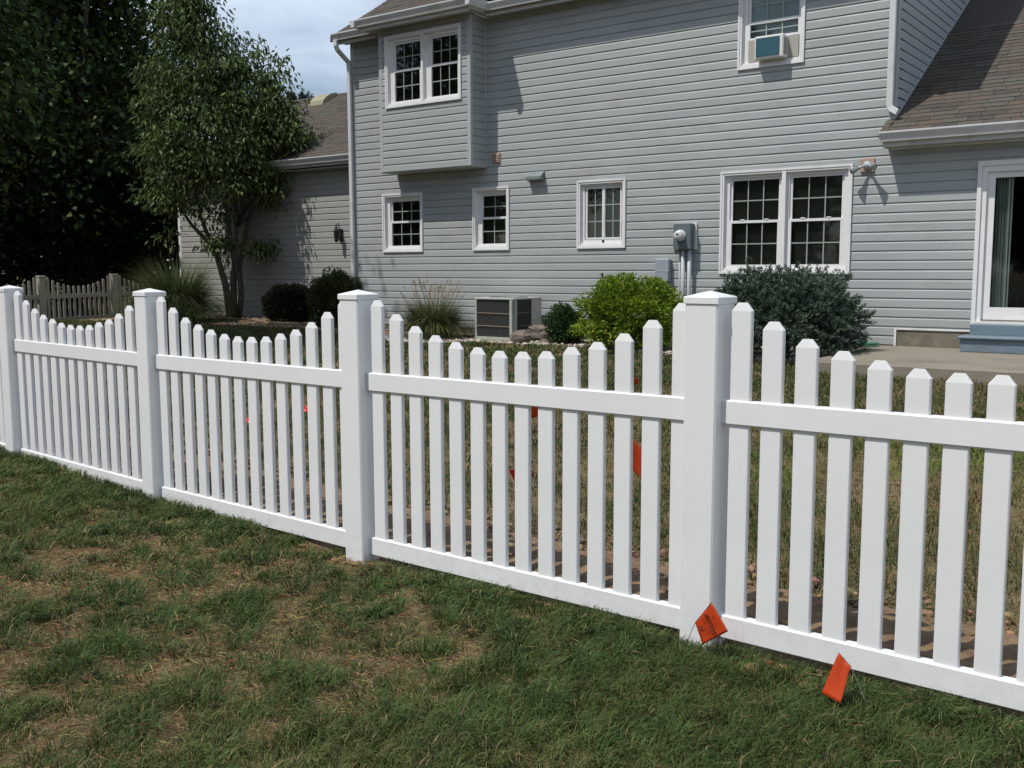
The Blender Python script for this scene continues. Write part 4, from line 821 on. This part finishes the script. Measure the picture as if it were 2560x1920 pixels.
# blue spruce dome
def spruce(c, rx, ry, h, n=5400):
    o = empty('blue_spruce', c); tag(o, 'broad dome shaped blue green dwarf spruce below the double window', 'bush'); rg = np.random.default_rng(21)
    az = rg.uniform(0, 6.283, n); el = np.arcsin(rg.random(n)**.9*.98+.01); lump = 1+.34*(fbm(az*3.6+5, el*5.5+2, 3)-.5)+.28*(fbm(az*11+5, el*13+2, 2)-.5)
    layer = .035*np.sin(el*22+az*3)
    rr = (lump+layer)*(1-.38*rg.random(n)**1.8); d = np.stack([np.cos(az)*np.cos(el), np.sin(az)*np.cos(el), np.sin(el)], 1); sq = np.sign(d)*np.abs(d)**.78
    P = np.stack([sq[:, 0]*rx*rr, sq[:, 1]*ry*rr, .04+sq[:, 2]*h*rr], 1); A = unit(d*np.array([[1, 1, .55]])+np.array([[0, 0, .28]])+.28*rg.normal(size=(n, 3)))
    k = 20; I = np.repeat(np.arange(n), k); q = len(I); ln = (.06+.05*rg.random(n))[I]; t = rg.random(q); a1 = unit(np.cross(A, np.array([[.1, .2, 1.]]))); a2 = np.cross(A, a1); ph = rg.uniform(0, 6.283, q)
    rad = a1[I]*np.cos(ph)[:, None]+a2[I]*np.sin(ph)[:, None]; pos = P[I]+A[I]*(ln*(t-.6))[:, None]
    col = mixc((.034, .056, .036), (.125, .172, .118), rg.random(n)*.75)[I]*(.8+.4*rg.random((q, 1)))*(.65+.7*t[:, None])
    v, f, cc = leaves(pos, unit(rad*.75+A[I]*.8), rdir(q, rg), .033+.018*rg.random(q), .0125, col, .0)
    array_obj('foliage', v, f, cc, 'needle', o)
    mb = MB(); mb.tube([(0, 0, -.05), (0, 0, h*.7)], [.07, .02], 8)
    for i in range(40):
        a = rg.uniform(0, 6.28); e = rg.uniform(.1, 1.2); mb.tube([(0, 0, h*.25*rg.random()), (rx*.8*math.cos(a)*math.cos(e), ry*.8*math.sin(a)*math.cos(e), h*.8*math.sin(e))], [.015, .005], 5)
    mb.build('trunk', 'bark', o); 
    return o
spruce((-4.83, 12.42, .27), .95, .9, 1.12)
# ornamental grasses
def clump(name, c, n, h, spread, wd, cols, label, plumes=0, seed=0, pcol=(.36, .28, .18)):
    rg = np.random.default_rng(seed); o = empty(name, c); tag(o, label, 'ornamental grass')
    az = rg.uniform(0, 6.283, n); r = .16*np.sqrt(rg.random(n))*spread*2; ln = h*(.55+.55*rg.random(n)); bend = rg.random(n)*spread
    seg = 6; V = np.empty((n, seg+1, 2, 3)); d = np.stack([np.cos(az), np.sin(az), 0*az], 1); s = np.stack([-np.sin(az), np.cos(az), 0*az], 1)
    pos = np.stack([r*np.cos(az), r*np.sin(az), 0*az-.02], 1); tilt = .08+.35*bend
    for i in range(seg+1):
        t = i/seg; w_ = wd*(1-t**1.6)*.5+.0006; V[:, i, 0] = pos+s*w_; V[:, i, 1] = pos-s*w_; stp = ln/seg; pos = pos+d*(np.sin(tilt)*stp)[:, None]+np.array([[0, 0, 1.]])*(np.cos(tilt)*stp)[:, None]; tilt = np.minimum(tilt+.10+.42*bend, 2.6)
    k = np.arange(n)[:, None]*(seg+1)*2; f = []
    for i in range(seg): f += [k+np.array([[2*i, 2*i+1, 2*i+3]]), k+np.array([[2*i, 2*i+3, 2*i+2]])]
    cs = np.array(cols); col = cs[rg.integers(0, len(cs), n)]*(1+.25*rg.normal(size=(n, 1))); col = np.clip(np.repeat(col, (seg+1)*2, 0), .005, .8)
    array_obj('blades', V.reshape(-1, 3), np.concatenate(f), col, 'grass', o)
    if plumes:
        mb = MB(); pv = []
        for i in range(plumes):
            a = rg.uniform(0, 6.28); b = rg.random()*.55+.06; H = h*(.85+.32*rg.random()); p0 = Vector((.05*math.cos(a), .05*math.sin(a), 0)); d_ = Vector((math.cos(a)*b, math.sin(a)*b, 1)).normalized()
            p1 = p0+d_*H*.6; d2 = (d_+Vector((math.cos(a), math.sin(a), 0))*.12).normalized(); p2 = p1+d2*H*.4; mb.tube([p0, p1, p2], [.002, .0016, .001], 4)
            q = 70; t = rg.random(q); ph = rg.uniform(0, 6.28, q); base_ = np.array(p2)[None]+np.array(d2)[None]*(t*.13-.02)[:, None]; out = unit(np.stack([np.cos(ph), np.sin(ph), 0*ph], 1)+np.array(d2)[None]*1.1)
            pv.append(leaves(base_, out, rdir(q, rg), .026*(1-.4*t), .0055, jit(pcol, q, .25, rg), 0))
        mb.build('stalks', 'chipstalk', o); v, f_, cc = join(pv); array_obj('plumes', v, f_, cc, 'grass', o)
    return o
M['chipstalk'] = mat('dry stalks', (.19, .16, .08), .7)
clump('fountain_grass', (-11.28, 13.02, .25), 4200, .86, .9, .010, [(.07, .10, .03), (.10, .12, .042), (.05, .078, .028), (.18, .15, .07)], 'fountain grass with tan bottlebrush plumes left of the condenser', 70, 5, pcol=(.46, .36, .24))
clump('maiden_grass', (-18.15, 12.75, .30), 6500, 1.55, 1.0, .012, [(.075, .11, .035), (.10, .135, .05), (.055, .085, .03), (.14, .16, .07)], 'large arching clump of maiden grass in front of the garage corner', 0, 6)
# drain pipe guard near the fountain grass
mb = MB(); mb.cbox(-12.55, -12.45, 13.62, 13.92, .42, .72, .01)
# ------------------------------------------------------------------ trees
def tree(name, c, label, trunk, blobs, nleaf, Ln, W, cols, seed, droop=.2, branch=60, tr=.18, group=None, clumpn=26, clumpr=.34, surf=.45):
    """trunk: list of stems (list of local points, list of radii); blobs: (cx,cy,cz,rx,ry,rz,weight)"""
    rg = np.random.default_rng(seed); o = empty(name, c); tag(o, label, 'tree', group)
    mb = MB()
    for pts, rad in trunk: mb.tube(pts, rad, 9)
    B = np.array(blobs); wts = B[:, 6]/B[:, 6].sum(); nc = nleaf//clumpn; bi = rg.choice(len(B), nc, p=wts); d = rdir(nc, rg); rr = (1-surf*rg.random(nc)**1.3)*(1+.14*np.clip(rg.normal(size=nc), -2, 1.1)); cen = B[bi, :3]+d*B[bi, 3:6]*rr[:, None]
    ends = [Vector(p[-1]) for p, _ in trunk]; mids = [Vector(p[len(p)//2]) for p, _ in trunk]
    for i in rg.choice(nc, min(branch, nc), replace=False):
        t = Vector(cen[i]); s0 = min(ends+mids, key=lambda e: (e-t).length+(.0 if e.z < t.z else 3)); mid = s0.lerp(t, .5)+Vector((0, 0, .12*(t-s0).length)); L_ = (t-s0).length
        mb.tube([s0, mid, t], [min(.05, .012+.012*L_)*(tr/.18), min(.03, .008+.006*L_)*(tr/.18), .004], 5)
    mb.build('trunk', 'bark', o, True)
    I = np.repeat(np.arange(nc), clumpn); q = len(I); P = cen[I]+np.clip(rg.normal(size=(q, 3)), -1.9, 1.9)*clumpr*np.array([[1, 1, .6]])*(.6+.8*rg.random((nc, 1)))[I]
    out = unit(P-cen[I]+1e-3); A = unit(out*.6+rdir(q, rg)*.6+np.array([[0, 0, -droop]]))
    cs = np.array(cols); tone = (.75+.5*rg.random((nc, 1)))[I]; col = cs[rg.integers(0, len(cs), q)]*tone*(1+.2*rg.normal(size=(q, 1)))
    v, f, cc = leaves(P, A, rdir(q, rg)*.8+np.array([[0, 0, 1.]]), Ln*(.7+.6*rg.random(q)), W*(.7+.6*rg.random(q)), np.clip(col, .004, .6))
    array_obj('crown', v, f, cc, 'leaf', o); return o
U = Vector((rt[0], rt[1], 0)).normalized()
def lp(u, z, dpt=0.): return (U.x*u-U.y*dpt, U.y*u+U.x*dpt, z)
tc_ = (-18.25, 14.25, .36); S_ = .0093
def bl(px_, py_, rx, ry, dpt=0., wt=1., rd=None):    # crown lobe given in picture units of the small tree's own plane
    u = (px_-596)*S_; z = (792-py_)*S_; p = lp(u, z, dpt); r = rx*S_; return (p[0], p[1], p[2], r, (rd or r), ry*S_, wt)
stems = [([lp(-.03, -.05), lp(-.12, .75), lp(-.30, 1.45), lp(-.48, 1.72), lp(-.82, 2.08), lp(-1.1, 2.5)], [.085, .075, .062, .05, .036, .02]),
         ([lp(-.40, 1.6), lp(-.62, 2.3), lp(-.72, 3.0), lp(-.7, 4.2)], [.05, .04, .03, .015]),
         ([lp(.03, -.05, .03), lp(.05, .8, .02), lp(.10, 1.3), lp(.02, 1.75), lp(-.05, 2.6), lp(-.3, 3.9), lp(-.35, 5.4)], [.08, .066, .06, .055, .045, .03, .012]),
         ([lp(.11, -.05, .08), lp(.20, .55, .1), lp(.17, 1.1, .08), lp(.30, 1.8, .1), lp(.50, 2.5, .1), lp(.8, 3.6), lp(.95, 4.7)], [.07, .06, .058, .05, .04, .026, .01]),
         ([lp(.18, -.05, -.05), lp(.27, .6, -.08), lp(.14, 1.15, -.05), lp(.16, 2.0), lp(.2, 3.2), lp(.15, 4.8)], [.05, .042, .045, .04, .03, .012])]
blobs = [bl(515, 105, 58, 85, 0, 1.0), bl(535, 200, 105, 110, 0, 1.6), bl(462, 270, 58, 110, .1, 1.0), bl(668, 165, 9, 36, 0, .03), bl(722, 205, 10, 36, 0, .04), bl(700, 250, 34, 40, 0, .3), bl(482, 25, 15, 42, 0, .09), bl(548, 30, 34, 52, 0, .4), bl(610, 230, 66, 100, .2, 1.1), bl(590, 320, 120, 110, -.2, 1.9), bl(690, 300, 58, 60, 0, .8), bl(705, 350, 75, 75, -.1, 1.0),
         bl(745, 365, 45, 50, 0, .45), bl(490, 405, 95, 90, .1, 1.4), bl(620, 440, 105, 72, -.1, 1.3), bl(695, 465, 56, 60, 0, .5), bl(468, 505, 60, 55, 0, .45), bl(540, 525, 60, 36, .1, .2), bl(570, 610, 25, 25, 0, .12), bl(660, 620, 38, 18, 0, .12), bl(440, 590, 26, 34, .2, .06)]
tree('magnolia_tree', tc_, 'small multi trunk tree with glossy drooping leaves in front of the garage wall', stems, blobs, 27000, .14, .050,
     [(.078, .118, .032), (.100, .148, .044), (.056, .088, .026), (.132, .176, .062)], 31, .75, 150, .12, clumpn=20, clumpr=.165, surf=.7)
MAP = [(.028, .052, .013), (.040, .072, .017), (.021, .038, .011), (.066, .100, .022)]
def big(c, h, r, seed, label, n=52000, Ln=.13, z0=1.6, cols=MAP, name='maple_tree', lean=(0, 0)):
    rg = np.random.default_rng(seed); st_ = [([(0, 0, -.1), (.05, .02, h*.18), (.1+lean[0]*.3, .1+lean[1]*.3, h*.45), (lean[0]*.8, lean[1]*.8, h*.8)], [r*.06, r*.05, r*.035, .03])]
    bl_ = []; 
    for i in range(16):
        a = rg.uniform(0, 6.28); q = rg.random()**.5*r*.62; zc = z0+(h-z0)*(.16+.72*rg.random()); k = 1-.45*max(0, (zc-h*.6)/(h*.4)); s = r*(.30+.2*rg.random())
        bl_.append((q*math.cos(a)*k+lean[0], q*math.sin(a)*k+lean[1], zc, s, s, s*.8, s*s))
        st_.append(([(.05, .05, h*(.15+.2*rg.random())), (q*.5*math.cos(a), q*.5*math.sin(a), zc*.75), (q*math.cos(a)*k+lean[0], q*math.sin(a)*k+lean[1], zc)], [r*.022, r*.014, .02]))
    bl_.append((lean[0], lean[1], z0+(h-z0)*.45, r*.72, r*.72, (h-z0)*.46, r*r*.8)); bl_.append((lean[0], lean[1], z0+(h-z0)*.25, r*.78, r*.78, (h-z0)*.25, r*r*.7))
    return tree(name, c, label, st_, bl_, n, Ln, Ln*.85, cols, seed, .35, 60, .3, 'tall trees at the left', 30, .36, .62)
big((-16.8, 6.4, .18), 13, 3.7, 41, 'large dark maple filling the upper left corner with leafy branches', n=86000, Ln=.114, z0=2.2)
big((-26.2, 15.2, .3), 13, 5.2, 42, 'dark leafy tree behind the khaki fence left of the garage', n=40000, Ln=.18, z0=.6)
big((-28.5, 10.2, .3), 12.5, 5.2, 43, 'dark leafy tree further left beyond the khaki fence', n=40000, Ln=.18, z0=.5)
big((-35, 20.5, .3), 8.2, 5.0, 44, 'hazy tall tree in the gap beyond the garage roof end', n=27000, Ln=.22, z0=.4)
big((-35, 13.5, .3), 10, 5.5, 45, 'farthest dark tree low behind the khaki fence', n=27000, Ln=.22, z0=.2)
def pine(c, h, r, label, seed):
    rg = np.random.default_rng(seed); o = empty('pine_tree', c); tag(o, label, 'tree'); mb = MB(); mb.tube([(0, 0, 0), (0, 0, h*.6), (0, 0, h)], [.14, .08, .015], 8); pts = []; drs = []
    for i in range(150):
        t = rg.random()**.7; z = h*(.2+.8*t); R_ = r*(1-t)**.8+.12; a = rg.uniform(0, 6.28); e = Vector((math.cos(a)*R_, math.sin(a)*R_, z+R_*1.25)); s = Vector((0, 0, z)); mb.tube([s, s.lerp(e, .6)-Vector((0, 0, .03)), e], [.02, .012, .005], 5)
        for k in np.linspace(.45, 1, 6): p = s.lerp(e, k); pts.append(p); drs.append((e-s).normalized()+Vector((0, 0, .5)))
    P = np.array(pts); A = unit(np.array(drs)); k = 24; I = np.repeat(np.arange(len(P)), k); q = len(I); t = rg.random(q); pos = P[I]+A[I]*(t*.3-.05)[:, None]; d = unit(A[I]*1.1+rdir(q, rg)*.9)
    v, f, cc = leaves(pos, d, rdir(q, rg), .13, .014, jit((.035, .062, .042), q, .3, rg), 0); mb.build('trunk', 'bark', o); array_obj('crown', v, f, cc, 'needle', o)
pine((-25.2, 22.6, .3), 6.5, 1.6, 'green pine whose tip rises behind the garage roof ridge', 51)
pine((-24.3, 24.5, .3), 6.2, 1.4, 'small distant pine peeping over the garage ridge nearest the house', 52)

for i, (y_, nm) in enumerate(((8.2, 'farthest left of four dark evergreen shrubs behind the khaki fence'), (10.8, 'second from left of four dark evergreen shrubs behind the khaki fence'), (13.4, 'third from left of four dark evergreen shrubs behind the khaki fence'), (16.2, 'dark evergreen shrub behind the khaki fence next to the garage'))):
    bush('evergreen_shrub', (-24.6, y_, .25), (1.55, 1.55), 3.6+.4*(i % 2), 9000, .13, .08, [(.012, .020, .008), (.018, .030, .010), (.009, .014, .007)], nm, .2, .8, 60+i)['group'] = 'evergreens behind the khaki fence'

for i, (x_, y_, h_) in enumerate(((-16, -10, 10.), (-6, -15, 11.), (5, -15, 10.5), (-27, -1.5, 10.))):  # unseen trees added to darken the pane reflections and ambient light
    big((x_, y_, .05), h_, 4.4, 80+i, 'leafy tree added out of view to darken reflections in the %s' % ('sliding door glass', 'double window panes', 'slider window panes', 'bay window panes', 'upper window panes')[i], n=9000, Ln=.40, z0=.8)['group'] = 'unseen trees added to darken window reflections'
